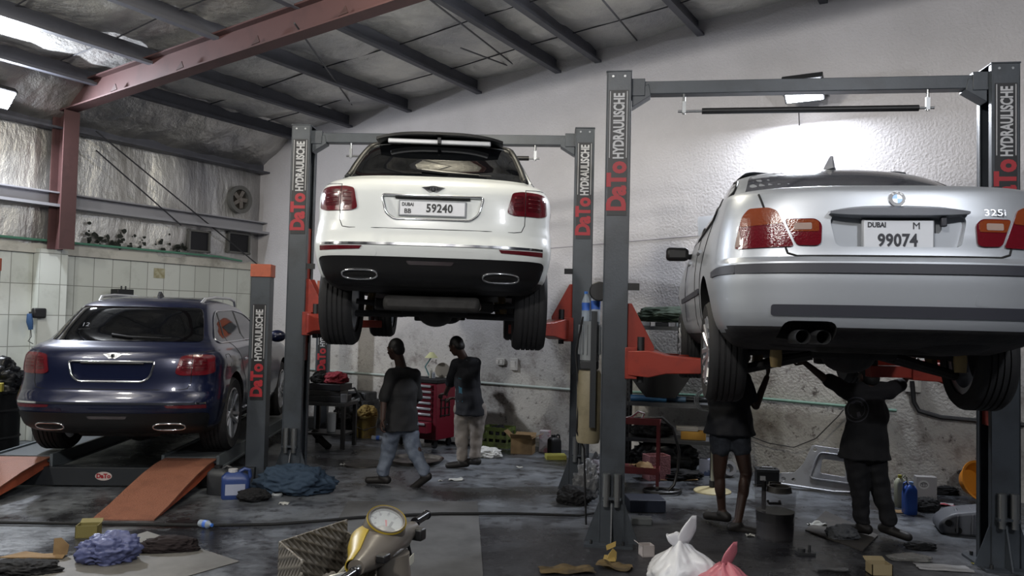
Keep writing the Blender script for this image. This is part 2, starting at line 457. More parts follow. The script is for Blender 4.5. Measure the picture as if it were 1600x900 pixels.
# roof purlins: grey zed sections
PURM = mat('purlin_grey', '#4b4c53', .55, dirt=('#38383d', 2, .5, .75))
ordn = ['first', 'second', 'third', 'fourth', 'fifth', 'sixth', 'seventh', 'eighth', 'ninth', 'tenth', 'eleventh', 'twelfth']
for i, u in enumerate(PUR):
    z1 = roofz(u) - .035; g = M(); hgt = .22
    prof = [(-.045, 0), (.012, 0), (.012, -hgt + .012), (.085, -hgt + .012), (.085, -hgt + .035), (.097, -hgt + .035), (.097, -hgt), (0, -hgt), (0, -.012), (-.045, -.012)]
    rings = [[B(u + x, v, z1 + z) for x, z in prof] for v in (-6, V0 + .0)]
    g.loft(rings)
    o = g.obj('roof_purlin', PURM, ang=30)
    tag(o, f'{ordn[i]} long grey steel roof purlin counted from the left wall', 'roof beam', 'roof purlins under the foil')
# eave beam and girt on the left wall
def run(name, prof, v0, v1, m): return M().loft([[B(U0 + x, v, z) for x, z in prof] for v in (v0, v1)]).obj(name, m, ang=30)
tag(run('eave_beam', [(0.05, 4.42), (.26, 4.42), (.26, 4.45), (.09, 4.46), (.09, 4.62), (.05, 4.62)], -5, V0, PURM), 'dark grey eave beam along the top of the left foil wall', 'beam')
tag(run('wall_girt', [(0.08, 3.30), (.30, 3.30), (.30, 3.34), (.12, 3.36), (.12, 3.50), (.24, 3.50), (.24, 3.52), (.08, 3.52)], -5, V0, mat('girt_grey', '#8b8b90', .5)), 'light grey horizontal rail across the foil wall above the tiles', 'wall rail')
# red oxide portal frame
OX = mat('red_oxide', '#4b3231', .6, dirt=('#3d2928', 2.5, .5, .75))
fr = thing('portal_frame', 'red oxide steel column and rafter of the roof frame', 'steel frame', B(U0 + .3, pv, TH))
fr.rotation_euler = (0, 0, -BYAW)
def hsec(a, b, wd, dp, tf=.02, tw=.012):
    """I beam between a and b (local), flange width wd along y, depth dp in the plane"""
    a = Vector(a); b = Vector(b); d = (b - a).normalized(); n = Vector((-d.z, 0, d.x)); g = M()
    poly = [(-wd / 2, 0), (wd / 2, 0), (wd / 2, tf), (tw / 2, tf), (tw / 2, dp - tf), (wd / 2, dp - tf), (wd / 2, dp), (-wd / 2, dp), (-wd / 2, dp - tf), (-tw / 2, dp - tf), (-tw / 2, tf), (-wd / 2, tf)]
    g.loft([[p + Vector((0, 1, 0)) * y + n * h for y, h in poly] for p in (a, b)]); return g
hsec((0.16, 0, 0), (0.16, 0, 4.66 - TH), .22, .30).obj('column', OX, fr, ang=30)
za = 4.83 - TH
hsec((-.25, 0, 4.64 - TH), (17, 0, 4.64 - TH + 17.25 * .08), .2, .34).obj('rafter', OX, fr, ang=30)
for k in range(5): M().prism([(0, 0), (.14, .02), (.10, .1)], -.006, .006, Matrix.Translation((1.2 + k * 1.35, -.105, 4.68 - TH + (1.2 + k * 1.35) * .08)) @ rotm((PI / 2, 0, 0))).obj('cleat', mat('cleat', '#3c2826', .6), fr)
# bracing rods
ROD = mat('brace_rod', '#2e2e32', .5)
def rodpts(name, a, b, label): tag(M().tube([a, b], .011, 6).obj(name, ROD), label, 'brace rod')
rodpts('brace_rod', LP(150, 205, .35), WP(408, 418, .05), 'thin steel brace rod slanting down across the foil wall to the corner')
rodpts('brace_rod', LP(150, 235, .33), LP(283, 352, .33), 'fainter brace rod slanting below the other on the foil wall')
def proof(x, y, drop=.55):
    d = ray(x, y)
    # point under the roof
    t = (5.12 - RS * U0 - drop - CAMH) / (d.z - RS * d.dot(ER)); return EYE + d * t
rodpts('brace_rod', proof(460, 36), WP(556, 172, .03), 'thin roof brace rod ending on the back wall above the left hoist')
rodpts('brace_rod', proof(660, -10), WP(808, 105, .03), 'thin roof brace rod crossing the brightest foil bay to the back wall')
rodpts('brace_rod', proof(720, 75), WP(800, 105, .03), 'short roof brace rod meeting another at the back wall')
rodpts('brace_rod', proof(935, -8), WP(995, 63, .03), 'thin roof brace rod on the far right of the roof')
# holes and fan in the foil
HOLE = mat('dark_opening', '#101116', .6)
ft = mat('torn_foil_edge', '#5a5a58', .5)
for (x, y, wd, hg, lab) in ((309, 377, .40, .34, 'left square exhaust opening cut in the foil above the tiles'), (371, 380, .46, .34, 'right square exhaust opening cut in the foil beside the corner')):
    p = LP(x, y, .07); t = thing('exhaust_opening', lab, 'opening', p, -BYAW, 'openings in the foil wall')
    M().box((.02, 0, 0), (.02, wd, hg)).obj('shutter', HOLE, t)
    g = M()
    for (c, s) in (((.03, wd / 2, 0), (.06, .03, hg + .05)), ((.03, -wd / 2, 0), (.06, .03, hg + .05)), ((.03, 0, hg / 2), (.06, wd + .05, .03)), ((.03, 0, -hg / 2), (.06, wd + .05, .03))): g.box(c, s)
    g.obj('frame', ft, t)
p = LP(374, 312, .10); t = thing('wall_fan', 'round ventilation fan set in torn foil near the corner', 'fan', p, -BYAW)
mx = Matrix.Rotation(PI / 2, 4, 'Y')
M().lathe([(.17, -.06), (.24, -.06), (.25, .05), (.18, .05)], 28, mx, closed=True).obj('ring', ft, t)
M().lathe([(.0, -.03), (.18, -.03)], 28, mx).obj('backing', mat('fan_back', '#5b5550', .6), t)
g = M()
for k in range(5): g.box((0.02, .09 * math.cos(k * 1.2566), .09 * math.sin(k * 1.2566)), (.01, .15, .07), (k * 1.2566, .3, 0))
g.cyl((-.02, 0, 0), (.05, 0, 0), .035); g.obj('blade', mat('fan_blade', '#6c6762', .5), t)
# torn insulation marks above the tiles
g = M(); random.seed(3)
for k in range(70):
    v = 7.0 + random.random() ** 1.6 * 2.0; z = TH + .12 + abs(random.gauss(0, .12)) ; s = random.uniform(.015, .06)
    n = 7; c = (v, z); poly = [(v + s * random.uniform(.4, 1.3) * math.cos(2 * PI * i / n), z + s * random.uniform(.4, 1) * math.sin(2 * PI * i / n)) for i in range(n)]
    g.bm.faces.new([g.bm.verts.new(B(U0 + .095, a, b)) for a, b in poly])
struct(g.obj('trim_6', mat('foil_tear', '#1e221c', .8), fix=False))
# pipes
GREEN = mat('green_pipe', '#4f7f6b', .5); PIPE = mat('grey_conduit', '#9fa8a2', .5)
tag(M().tube([B(U0 + .10, -4, TH + .13), B(U0 + .10, 9.4, TH + .12), B(U0 + .10, 9.9, TH + .08)], .018, 8).obj('air_pipe', GREEN), 'thin green pipe running along the top of the tiled wall', 'pipe')
tag(M().tube([B(-11.2, V0 - .03, .90), B(-5.0, V0 - .03, .87)], .018, 8).obj('conduit', PIPE), 'pale green conduit along the back wall behind the left hoist', 'pipe')
tag(M().tube([B(-5.0, V0 - .03, .88), B(-2.4, V0 - .03, .93), B(-.92, V0 - .03, .90), B(-.86, V0 - .03, .90)], .018, 8).obj('conduit', mat('green_conduit', '#5d7b6e', .5)), 'green conduit along the dirty wall behind the two right workers', 'pipe')
tag(M().tube([WP(1425, 595, .05), WP(1428, 628, .04), WP(1436, 642, .04), WP(1470, 652, .03), WP(1600, 664, .03)], .027, 8).obj('cable', BLACK), 'thick black cable bending from wall switch towards the right hoist post', 'cable')
tag(M().tube([WP(x, y, .075) for x, y in ((1110, 600), (1168, 680), (1200, 692), (1240, 699), (1275, 685), (1310, 650), (1318, 640))], .006, 6).obj('cable', BLACK), 'thin black wire hanging in a loop on the dirty back wall', 'cable')
SW = mat('switch_plastic', '#b9b6b0', .5, dirt=('#8a857d', 20, .5, .8))
def switch(x, y, wd, hg, lab, nb):
    t = thing('wall_switch', lab, 'switch', WP(x, y, 0), -BYAW, 'electrical boxes on the back wall')
    M().box((0, -.025, 0), (wd, .05, hg)).obj('box', SW, t, bevel=.006)
    for k in range(nb): M().box(((k - (nb - 1) / 2) * wd / nb, -.054, 0), (wd / nb * .6, .012, hg * .5), (.12, 0, 0)).obj('rocker', mat('rocker', '#d6d2cb', .4), t)
switch(783, 565, .13, .10, 'left small electrical box on the wall beside the right hooded worker', 2)
switch(804, 569, .11, .18, 'taller electrical box on the back wall beneath the white car', 1)
switch(1427, 594, .17, .27, 'wall switch box with black cable under the silver car', 1)
# flood lamp on the back wall and one at the left edge
def flood(loc, rz, label, power, ssx, ssy, tilt):
    t = thing('flood_lamp', label, 'lamp', loc, rz, 'flood lamps')
    mx = Matrix.Rotation(tilt, 4, 'X')
    g = M(); g.box((0, 0.05, 0), (ssx + .05, .09, ssy + .05))
    for k in range(9): g.box((-(ssx) / 2 + ssx * k / 8, .12, 0), (.008, .06, ssy * .9))
    o = g.obj('housing', STEELD, t, bevel=.006); o.matrix_local = mx
    o = M().box((0, -.002, 0), (ssx, .012, ssy)).obj('lens', mat('lamp_led', '#ffffff', .3, emit='#f3f6ff', es=60), t); o.matrix_local = mx
    g = M(); g.tube([(-ssx / 2 - .04, .04, 0), (-ssx / 2 - .04, .30, .0), (ssx / 2 + .04, .30, 0), (ssx / 2 + .04, .04, 0)], .012, 6); g.obj('bracket', STEEL, t)
    l = bpy.data.lights.new('lamp_light', 'AREA'); l.shape = 'RECTANGLE'; l.size = ssx; l.size_y = ssy; l.energy = power; l.color = (.86, .91, 1)
    lo = bpy.data.objects.new('lamp_light', l); COL.objects.link(lo); lo.parent = t
    lo.matrix_local = mx @ Matrix.Translation((0, -.02, 0)) @ Matrix.Rotation(-PI / 2, 4, 'X')
    return t
p = WP(1255, 142, .36)
flood(p, -BYAW, 'blazing white flood lamp on the back wall above the silver car', 190, .42, .30, R(52))
M_ = M().tube([WP(1248, 170, .1), WP(1249, 196, .01)], .006, 6)
tag(M_.obj('lamp_cable', BLACK), 'short cable hanging on the wall below the flood lamp', 'cable')
p = LP(-2, 153, .55)
flood(p, R(65), 'white flood lamp at the left edge high on the foil wall', 260, .34, .25, R(40))
# ================================================================ cars
def pchip(xs, ys, q):
    xs = np.array(xs, float); ys = np.array(ys, float); h = np.diff(xs); dl = np.diff(ys) / h
    d = np.zeros(len(xs)); d[0] = dl[0]; d[-1] = dl[-1]
    for i in range(1, len(xs) - 1):
        if dl[i - 1] * dl[i] > 0:
            w1 = 2 * h[i] + h[i - 1]; w2 = h[i] + 2 * h[i - 1]
            d[i] = (w1 + w2) / (w1 / dl[i - 1] + w2 / dl[i])
    k = np.clip(np.searchsorted(xs, q) - 1, 0, len(xs) - 2); t = (q - xs[k]) / h[k]
    return ((2 * t ** 3 - 3 * t ** 2 + 1) * ys[k] + (t ** 3 - 2 * t ** 2 + t) * h[k] * d[k] + (-2 * t ** 3 + 3 * t ** 2) * ys[k + 1] + (t ** 3 - t ** 2) * h[k] * d[k + 1])
def shell(keys, nlev, bulge=None, nr=15, ns=26, nf=12):
    """body as a stack of plan outlines; keys: z, rear y, front y, half width, rear taper, rear exponent, front taper, front exponent"""
    K = np.array(keys, float); zs = np.linspace(K[0, 0], K[-1, 0], nlev); zs = np.unique(np.concatenate([zs, K[:, 0]]))
    bm = bmesh.new(); rings = []
    for z in zs:
        r, f_, w, La, na, Lb, nb = [float(pchip(K[:, 0], K[:, i], np.array([z]))[0]) for i in range(1, 8)]
        half = []
        for k in range(nr):
            a = PI / 2 * k / (nr - 1); half.append((w * math.sin(a) ** (2 / na) if k else 0, r + La * (1 - max(0, math.cos(a)) ** (2 / na))))
        for k in range(1, ns):
            half.append((w, r + La + (f_ - Lb - r - La) * k / ns))
        for k in range(nf):
            a = PI / 2 * k / (nf - 1); half.append((w * math.cos(a) ** (2 / nb) if k < nf - 1 else 0, f_ - Lb * (1 - math.sin(a) ** (2 / nb))))
        if bulge: half = [(x + (bulge(x / w, y, z) if 0 < i < len(half) - 1 else 0), y) for i, (x, y) in enumerate(half)]
        ring = [Vector((x, y, z)) for x, y in half] + [Vector((-x, y, z)) for x, y in half[-2:0:-1]]
        rings.append([bm.verts.new(p) for p in ring])
    n = len(rings[0])
    for A, Bq in zip(rings, rings[1:]):
        for k in range(n): bm.faces.new((A[k], A[(k + 1) % n], Bq[(k + 1) % n], Bq[k]))
    for Rg, rev, dz in ((rings[0], True, 0), (rings[-1], False, .006)):
        c = bm.verts.new(sum((v.co for v in Rg), Vector()) / n + Vector((0, 0, dz)))
        for k in range(n):
            q = (Rg[k], Rg[(k + 1) % n], c); bm.faces.new(q[::-1] if rev else q)
    bmesh.ops.recalc_face_normals(bm, faces=bm.faces)
    return bm
class Proj:
    """projects outlines drawn in a plane onto a surface; yaw 0 = looking forward at the tail (a = x), 90 = looking at the right flank (a = y)"""
    def __init__(s, bvh, yaw): s.b = bvh; s.d = Vector((-math.sin(R(yaw)), math.cos(R(yaw)), 0)); s.a = Vector((math.cos(R(yaw)), math.sin(R(yaw)), 0))
    def pt(s, a, z, off=0.0):
        o = s.a * a + Vector((0, 0, z)) - s.d * 12
        h = s.b.ray_cast(o, s.d)
        if h[0] is None:
            h = s.b.find_nearest(o + s.d * 12)
        return h[0] - s.d * off
    def patch(s, outline, th, name, m, parent, step=.035, ang=40, back=.02):
        bm = bmesh.new(); vs = [bm.verts.new((a, z, 0)) for a, z in outline]; bm.faces.new(vs)
        xs = [p[0] for p in outline]; zs = [p[1] for p in outline]
        for lo, hi, no in ((min(xs), max(xs), (1, 0, 0)), (min(zs), max(zs), (0, 1, 0))):
            k = lo + step
            while k < hi - step * .2:
                bmesh.ops.bisect_plane(bm, geom=bm.verts[:] + bm.edges[:] + bm.faces[:], dist=1e-5, plane_co=Vector(no) * k, plane_no=no); k += step
        bmesh.ops.triangulate(bm, faces=[f for f in bm.faces if len(f.verts) > 4])
        for v in bm.verts: v.co = s.pt(v.co.x, v.co.y, th)
        g = bmesh.ops.extrude_face_region(bm, geom=bm.faces[:])
        for v in [e for e in g['geom'] if isinstance(e, bmesh.types.BMVert)]: v.co = v.co + s.d * (th + back)
        bmesh.ops.recalc_face_normals(bm, faces=bm.faces)
        me = bpy.data.meshes.new(name); bm.to_mesh(me); bm.free()
        return mk(name, me, m, parent, ang)
    def line(s, pts, r, off=0.0, sub=6):
        out = []
        for (a, b) in zip(pts, pts[1:]):
            for k in range(sub): t = k / sub; out.append(s.pt(a[0] + (b[0] - a[0]) * t, a[1] + (b[1] - a[1]) * t, off))
        out.append(s.pt(*pts[-1], off)); return out
    def seam(s, pts, r, name, m, parent, off=0.0, closed=False, sub=6):
        L_ = s.line(pts + ([pts[0]] if closed else []), r, off, sub)
        if closed: L_ = L_[:-1]
        return M().tube(L_, r, 6, closed=closed).obj(name, m, parent, ang=180)
def mirror(pts): return [(-x, z) for x, z in pts][::-1]
def cut(bm, cutters, m, mats_):
    """boolean difference of the shell with a list of (bmesh)"""
    me = bpy.data.meshes.new('shell'); bm.to_mesh(me); bm.free()
    for x in mats_: me.materials.append(x)
    o = bpy.data.objects.new('shell', me); COL.objects.link(o); tmp = []
    for i, (c, mi) in enumerate(cutters):
        cm = bpy.data.meshes.new('c'); bmesh.ops.recalc_face_normals(c, faces=c.faces); c.to_mesh(cm); c.free(); cm.materials.append(mats_[mi])
        co = bpy.data.objects.new('c', cm); COL.objects.link(co); tmp.append(co)
        md = o.modifiers.new('b', 'BOOLEAN'); md.operation = 'DIFFERENCE'; md.object = co; md.solver = 'EXACT'; md.material_mode = 'TRANSFER'
    baked(o)
    for c in tmp: d = c.data; bpy.data.objects.remove(c); bpy.data.meshes.remove(d)
    me = o.data; bpy.data.objects.remove(o)
    return me
UND = mat('underbody', '#1b1b1e', .75, bump=(25, .2), dirt=('#2c2a29', 6, .4, .7))
ARCH = mat('arch_liner', '#0c0c0e', .85)
RIM = mat('alloy_silver', '#b9bbc0', .28, .85)
TREAD = mat('tyre_tread', '#161618', .8)
def wheel(parent, x, y, z, rad, wd, side, spokes=5, rim_m=RIM, rimr=.70):
    """side +1: outside faces +x"""
    mx = Matrix.Translation((x, y, z)) @ Matrix.Rotation(PI / 2 * side, 4, 'Y')
    h = wd / 2; rr = rad * rimr
    prof = [(rr, -h * .9), (rad * .93, -h), (rad * .985, -h * .82)]
    for g in (-.45, -.15, .15, .45): prof += [(rad, h * (g - .12) if g > -.44 else -h * .7), (rad, h * (g - .05)), (rad - .010, h * (g - .04)), (rad - .010, h * (g + .04)), (rad, h * (g + .05))]
    prof += [(rad, h * .7), (rad * .985, h * .82), (rad * .93, h), (rr, h * .9)]
    prof = [(r, z_) for r, z_ in prof]
    ty = M().lathe(prof, 56, mx, closed=True).obj('tire', RUBBER, parent, ang=30)
    g = M(); g.lathe([(rr + .004, -h * .8), (rr + .004, h * .9), (rr - .015, h * .92), (rr - .03, h * .6), (rr - .04, -h * .75)], 48, mx, closed=True)
    for k in range(spokes):
        a = 2 * PI * k / spokes
        for da in (-.16, .16):
            p0 = Vector((.05 * math.cos(a + da * 2), .05 * math.sin(a + da * 2), h * .62)); p1 = Vector(((rr - .012) * math.cos(a + da * 1.1), (rr - .012) * math.sin(a + da * 1.1), h * .80))
            d = (p1 - p0).normalized(); n = Vector((0, 0, 1)).cross(d).normalized(); wv = .024; wv2 = .034
            ring = []
            for p, ww in ((p0, wv), (p0.lerp(p1, .6), wv * .9), (p1, wv2)):
                ring.append([mx @ (p + n * ww + Vector((0, 0, .0))), mx @ (p + n * ww * .5 + Vector((0, 0, .022))), mx @ (p - n * ww * .5 + Vector((0, 0, .022))), mx @ (p - n * ww), mx @ (p - Vector((0, 0, .02)))])
            g.loft(ring)
    g.lathe([(0, h * .84), (.05, h * .82), (.065, h * .66), (.07, h * .3)], 24, mx, cap=False)
    g.obj('rim', rim_m, ty, ang=40)
    M().lathe([(0, h * .1), (rr * .62, h * .1), (rr * .62, h * .0), (0, h * .0)], 32, mx).obj('brake_disc', STEELD, ty)
    return ty
def winged_badge(P, cx, cz, s, parent, letter='B'):
    wpts = [(0, -.2)] + [(.30, -.30), (.75, .02), (1.0, .18), (.72, .22), (.45, .26), (.2, .32), (0, .34)]
    full = [(x, z) for x, z in wpts] + [(-x, z) for x, z in wpts[-2:0:-1]]
    b = P.patch([(cx + x * s, cz + z * s) for x, z in full], .006, 'badge', CHROME, parent, step=.05)
    dk = mat('badge_black', '#111113', .3)
    P.patch(ellipse(cx, cz + .02 * s, .2 * s, .22 * s, 20), .009, 'emblem_disc', dk, b, step=.05)
    for sg in (-1, 1):
        for k in range(3):
            z0 = .2 - k * .09; P.patch([(cx + sg * x * s, cz + z * s) for x, z in ((.28, z0), (.80 - k * .17, z0 + .015 - k * .01), (.80 - k * .17, z0 - .01 - k * .01), (.28, z0 - .03))], .0075, 'feather', dk, b, step=.05)
    o = P.pt(cx, cz, .014); text(letter, s * .36, CHROME, frame(o, P.a, (0, 0, 1)), b, 'letter', bold=.002)
    return b
LRED = mat('tail_lens_red', '#540c16', .12, coat=.6, bump=(90, .12))
LDRK = mat('tail_lens_dark', '#430810', .15, coat=.5)
AMB = mat('tail_lens_amber', '#6c3118', .15, coat=.5, bump=(90, .1))
CLR = mat('tail_lens_clear', '#8c7a72', .15, coat=.5)
def underparts(parent, zb, wt, y0, y1, wr, track, axle_z, wheel_x, pipe=True, drop=0):
    U = UND
    M().box((0, (y0 + y1) / 2 + .2, zb - .02), (wt * 1.1, y1 - y0 - .9, .10)).obj('floor_pan', U, parent, bevel=.02)
    M().box((0, y0 + .42, zb - .01), (wt * .85, .30, .13)).obj('muffler', mat('muffler_metal', '#302f2e', .65, .3, dirt=('#1d1b1a', 8, .4, .7)), parent, bevel=.04)
    g = M()
    for sx in (-1, 1):
        g.tube([(sx * wt * .4, y0 + .5, zb - .02), (sx * .22, y0 + 1.0, zb - .05), (sx * .14, y0 + 1.7, zb - .09), (sx * .12, y1 - .8, zb - .08)], .038, 10)
    g.obj('exhaust_pipe', mat('pipe_metal', '#56514c', .5, .6), parent)
    for i, yy in enumerate(wheel_x):
        g = M(); g.box((0, yy, zb - .06), (wt * .62, .32, .12)); g.box((0, yy + .12, zb - .12), (wt * .42, .12, .08)); g.ell((0, yy, zb - .09), (.16, .2, .12))
        g.obj('subframe', U, parent, bevel=.015)
        for sx in (-1, 1):
            g = M(); xo = sx * (track - .12)
            g.tube([(sx * wt * .3, yy - .12, zb - .1), (xo, yy, axle_z - .11)], .03, 8); g.tube([(sx * wt * .3, yy + .2, zb - .1), (xo, yy + .03, axle_z - .11)], .028, 8)
            g.tube([(sx * .12, yy, zb - .05), (xo, yy, axle_z)], .025, 8)
            g.obj('control_arm', U, parent)
            g = M(); g.tube([(sx * (track - .22), yy + .1, axle_z - .08), (sx * (track - .28), yy + .14, zb + .35)], .035, 10); g.obj('shock_absorber', mat('shock', '#6c5936', .5), parent)
    M().tube([(0, wheel_x[0] + .1, zb - .06), (0, wheel_x[1] - .2, zb - .06)], .04, 10).obj('drive_shaft', U, parent)
# ---------------------------------------------------------------- large five door SUV
def suv(paint, label, loc, rz, group, droop=0.0, plate=None, spoiler=False, seed=0, roof_rails=True, dirt_writing=False):
    t = thing('car', label, 'car', loc, rz, group)
    keys = [  # z, rear, front, half width, La, na, Lb, nb
        (.24, .46, 4.80, .84, .45, 3.0, .5, 2.6), (.30, .20, 5.00, .90, .48, 3.0, .6, 2.6), (.36, .10, 5.06, .945, .50, 3.0, .7, 2.6),
        (.46, .05, 5.10, .97, .52, 3.1, .8, 2.6), (.53, .02, 5.12, .98, .52, 3.2, .8, 2.6), (.60, .00, 5.13, .985, .52, 3.2, .8, 2.6),
        (.66, .03, 5.12, .985, .52, 3.2, .8, 2.6), (.72, .07, 5.12, .985, .52, 3.2, .8, 2.6), (.80, .085, 5.10, .975, .52, 3.1, .8, 2.6),
        (.95, .10, 5.04, .962, .52, 3.1, .8, 2.6), (1.04, .12, 4.90, .952, .50, 3.1, .9, 2.6), (1.10, .15, 4.55, .935, .48, 3.0, .9, 2.4), (1.15, .21, 4.0, .905, .48, 2.9, .7, 2.4),
        (1.185, .30, 3.78, .86, .50, 2.8, .6, 2.4), (1.22, .38, 3.70, .825, .45, 2.8, .6, 2.4), (1.36, .54, 3.42, .765, .42, 2.8, .6, 2.4), (1.50, .70, 3.08, .705, .40, 2.8, .6, 2.4),
        (1.56, .78, 2.92, .675, .40, 2.7, .6, 2.4), (1.61, .88, 2.70, .635, .5, 2.5, .7, 2.3), (1.65, 1.05, 2.45, .56, .6, 2.3, .7, 2.2), (1.68, 1.35, 2.2, .42, .5, 2.2, .5, 2.2)]
    WY = (1.02, 4.02); WR = .40
    def bulge(fx, y, z):
        b = 0
        for wy in WY: b += .022 * math.exp(-((y - wy) / .42) ** 2) * math.exp(-((z - .72) / .25) ** 2)
        b += .03 * math.exp(-((y - .9) / .8) ** 2) * math.exp(-((z - 1.0) / .12) ** 2)
        return b * min(1, fx ** 4)
    bm = shell(keys, 60, bulge)
    bvh = BVHTree.FromBMesh(bm); PR = Proj(bvh, 0); PS = Proj(bvh, 90); PSL = Proj(bvh, -90)
    cutters = []
    for wy in WY:
        for sx in (-1, 1):
            c = bmesh.new(); bmesh.ops.create_cone(c, cap_ends=True, segments=40, radius1=WR + .045, radius2=WR + .045, depth=.46,
                matrix=Matrix.Translation((sx * .87, wy, WR + .02)) @ Matrix.Rotation(PI / 2, 4, 'Y')); cutters.append((c, 2))
    rec = rpoly([(-.40, 1.005), (.40, 1.005), (.365, .865), (.30, .815), (-.30, .815), (-.365, .865)], .03)
    c = M(); c.prism(rec, -.3, .14, Matrix(((1, 0, 0, 0), (0, 0, 1, 0), (0, 1, 0, 0), (0, 0, 0, 1)))); cutters.append((c.bm, 0))
    for sx in (-1, 1):
        c = M(); c.prism(rpoly([(sx * .565 - .145, .39), (sx * .565 + .145, .39), (sx * .565 + .13, .335), (sx * .565 - .13, .335)], .03), -.6, .13,
            Matrix(((1, 0, 0, 0), (0, 0, 1, 0), (0, 1, 0, 0), (0, 0, 0, 1)))); cutters.append((c.bm, 2))
    me = cut(bm, cutters, None, [paint, UND, ARCH])
    bm2 = bmesh.new(); bm2.from_mesh(me)
    for f_ in bm2.faces:
        cc = f_.calc_center_median()
        if f_.material_index == 0 and (cc.z < .33 and (f_.normal.z < -.5 or cc.z < .3 or (cc.z < .44 and cc.y < 1.0 and abs(cc.x) < .80))): f_.material_index = 1
        for wy in WY:
            if abs(cc.x) < .93 and math.hypot(cc.y - wy, cc.z - WR - .02) < WR + .06 and f_.material_index == 0: f_.material_index = 2
    bm2.to_mesh(me); bm2.free()
    body = mk('body', me, [], t, 28)
    # black lower bumper
    GB = mat('gloss_black', '#0b0b0d', .5)
    lo = rpoly([(-.93, .50), (-.80, .505), (.80, .505), (.93, .50), (.86, .27), (.5, .27), (-.5, .27), (-.86, .27)], [.06, .02, .02, .06, .1, .02, .02, .1])
    tail_low = PR.patch(lo, .014, 'lower_bumper', GB, t, step=.025)
    PR.patch(rpoly([(-.19, .475), (.19, .475), (.17, .445), (-.17, .445)], .01), .018, 'rear_fog_lamp', mat('smoked_lens', '#3a3436', .1, coat=.5), t)
    for sx in (-1, 1):
        ol = [(sx * .565 + .145 * abs(math.cos(q)) ** .7 * (1 if math.cos(q) > 0 else -1), .363 + .036 * abs(math.sin(q)) ** .8 * (1 if math.sin(q) > 0 else -1)) for q in [2 * PI * k / 28 + .01 for k in range(28)]]
        pts = [PR.pt(a, z, .018) for a, z in ol]
        M().tube(pts, .009, 6, closed=True).obj('exhaust_tip', CHROME, t, ang=180)
        PR.patch(ol, .016, 'exhaust_outlet', MATTE, t)
    # chrome strip around the bumper with reflectors beneath
    for P, pts in ((PR, [(-.90, .602), (-.6, .604), (0, .606), (.6, .604), (.90, .602)]),):
        top = [(a, z + .010) for a, z in pts]; bot = [(a, z - .009) for a, z in pts][::-1]
        P.patch(top + bot, .01, 'bumper_trim', CHROME, t, step=.06)
    for sg in (-1, 1):
        o = [(sg * .54, .585), (sg * .90, .585), (sg * .90, .548), (sg * .56, .560)]
        PR.patch(o, .007, 'reflector', LRED, t, step=.06)
        PR.patch(ellipse(sg * .45, .53, .025, .025, 16), .003, 'parking_sensor', paint, t)
    # lamps: squarish with rounded corners, wrapped round the corner
    for sg, P2 in ((1, Proj(bvh, 38)), (-1, Proj(bvh, -38))):
        # drawn from the tail up to the corner
        ln = rpoly([(sg * .60, .895), (sg * .640, 1.065), (sg * .72, 1.083), (sg * .87, 1.083), (sg * .925, 1.07), (sg * .94, .90), (sg * .87, .878), (sg * .66, .875)], .025)
        lamp = PR.patch(ln, .012, 'tail_light', LRED, t, step=.02)
        inn = rpoly([(sg * .645, .925), (sg * .672, 1.04), (sg * .735, 1.05), (sg * .735, .915)], .02)
        PR.patch(inn, .015, 'inner_lamp', LDRK, lamp, step=.02)
        inn = rpoly([(sg * .76, .915), (sg * .76, 1.055), (sg * .87, 1.055), (sg * .885, .92)], .02)
        PR.patch(inn, .015, 'inner_lamp', LDRK, lamp, step=.02)
        for k in range(3): PR.seam([(sg * .66, .95 + k * .035), (sg * .725, .953 + k * .035)], .004, 'light_bar', LRED, lamp, .017, sub=3)
        for k in range(3): PR.seam([(sg * .775, .95 + k * .035), (sg * .87, .95 + k * .035)], .004, 'light_bar', LRED, lamp, .017, sub=3)
        PR.seam([(sg * .748, .876), (sg * .748, 1.082)], .003, 'lamp_joint', MATTE, lamp, .013)
    # tailgate joint
    PR.seam([(-.93, 1.12), (-.75, 1.10), (-.748, .90), (-.745, .80), (-.72, .745), (-.66, .735), (.66, .735), (.72, .745), (.745, .80), (.748, .90), (.75, 1.10), (.93, 1.12)], .0035, 'tailgate_joint', MATTE, t, 0.0)
    # plate recess frame in chrome
    pts = [PR.pt(a, z, .002) for a, z in [(x * 1.02, .91 + (z - .91) * 1.04) for x, z in rec]]
    M().tube(pts, .011, 8, closed=True).obj('recess_trim', CHROME, t, ang=180)
    M().tube([(-.30, .125, .992), (.30, .125, .992)], .012, 8).obj('handle_strip', BLACK, t)
    winged_badge(PR, 0, 1.062, .095, t)
    if plate:
        pl = thing2('number_plate', t)
        M().box((0, .128, .905), (.545, .02, .128)).obj('plate_frame', mat('plate_grey', '#85888c', .4), pl, bevel=.006)
        M().box((0, .118, .905), (.52, .012, .11)).obj('plate', mat('plate_white', '#d9dadd', .4), pl, bevel=.004)
        fr = frame((0, .1105, .905), (1, 0, 0), (0, 0, 1))
        text(plate[2], .093, BLACK, fr @ Matrix.Translation((.055, 0, 0)), pl, 'digits', bold=.0028, sx=.86, space=1.08)
        text(plate[1], .050, BLACK, fr @ Matrix.Translation((-.198, -.026, 0)), pl, 'letters', bold=.0012)
        text(plate[0], .038, BLACK, fr @ Matrix.Translation((-.198, .028, 0)), pl, 'emirate_name', bold=.0012, sx=.85)
    # glass
    win = rpoly([(-.755, 1.205), (.755, 1.205), (.675, 1.46), (.625, 1.56), (-.625, 1.56), (-.675, 1.46)], [.04, .04, .05, .05, .05, .05])
    PR.patch(win, .010, 'rear_window', GLASS, t, step=.04)
    wi = PR.pt(.0, 1.235, .035)
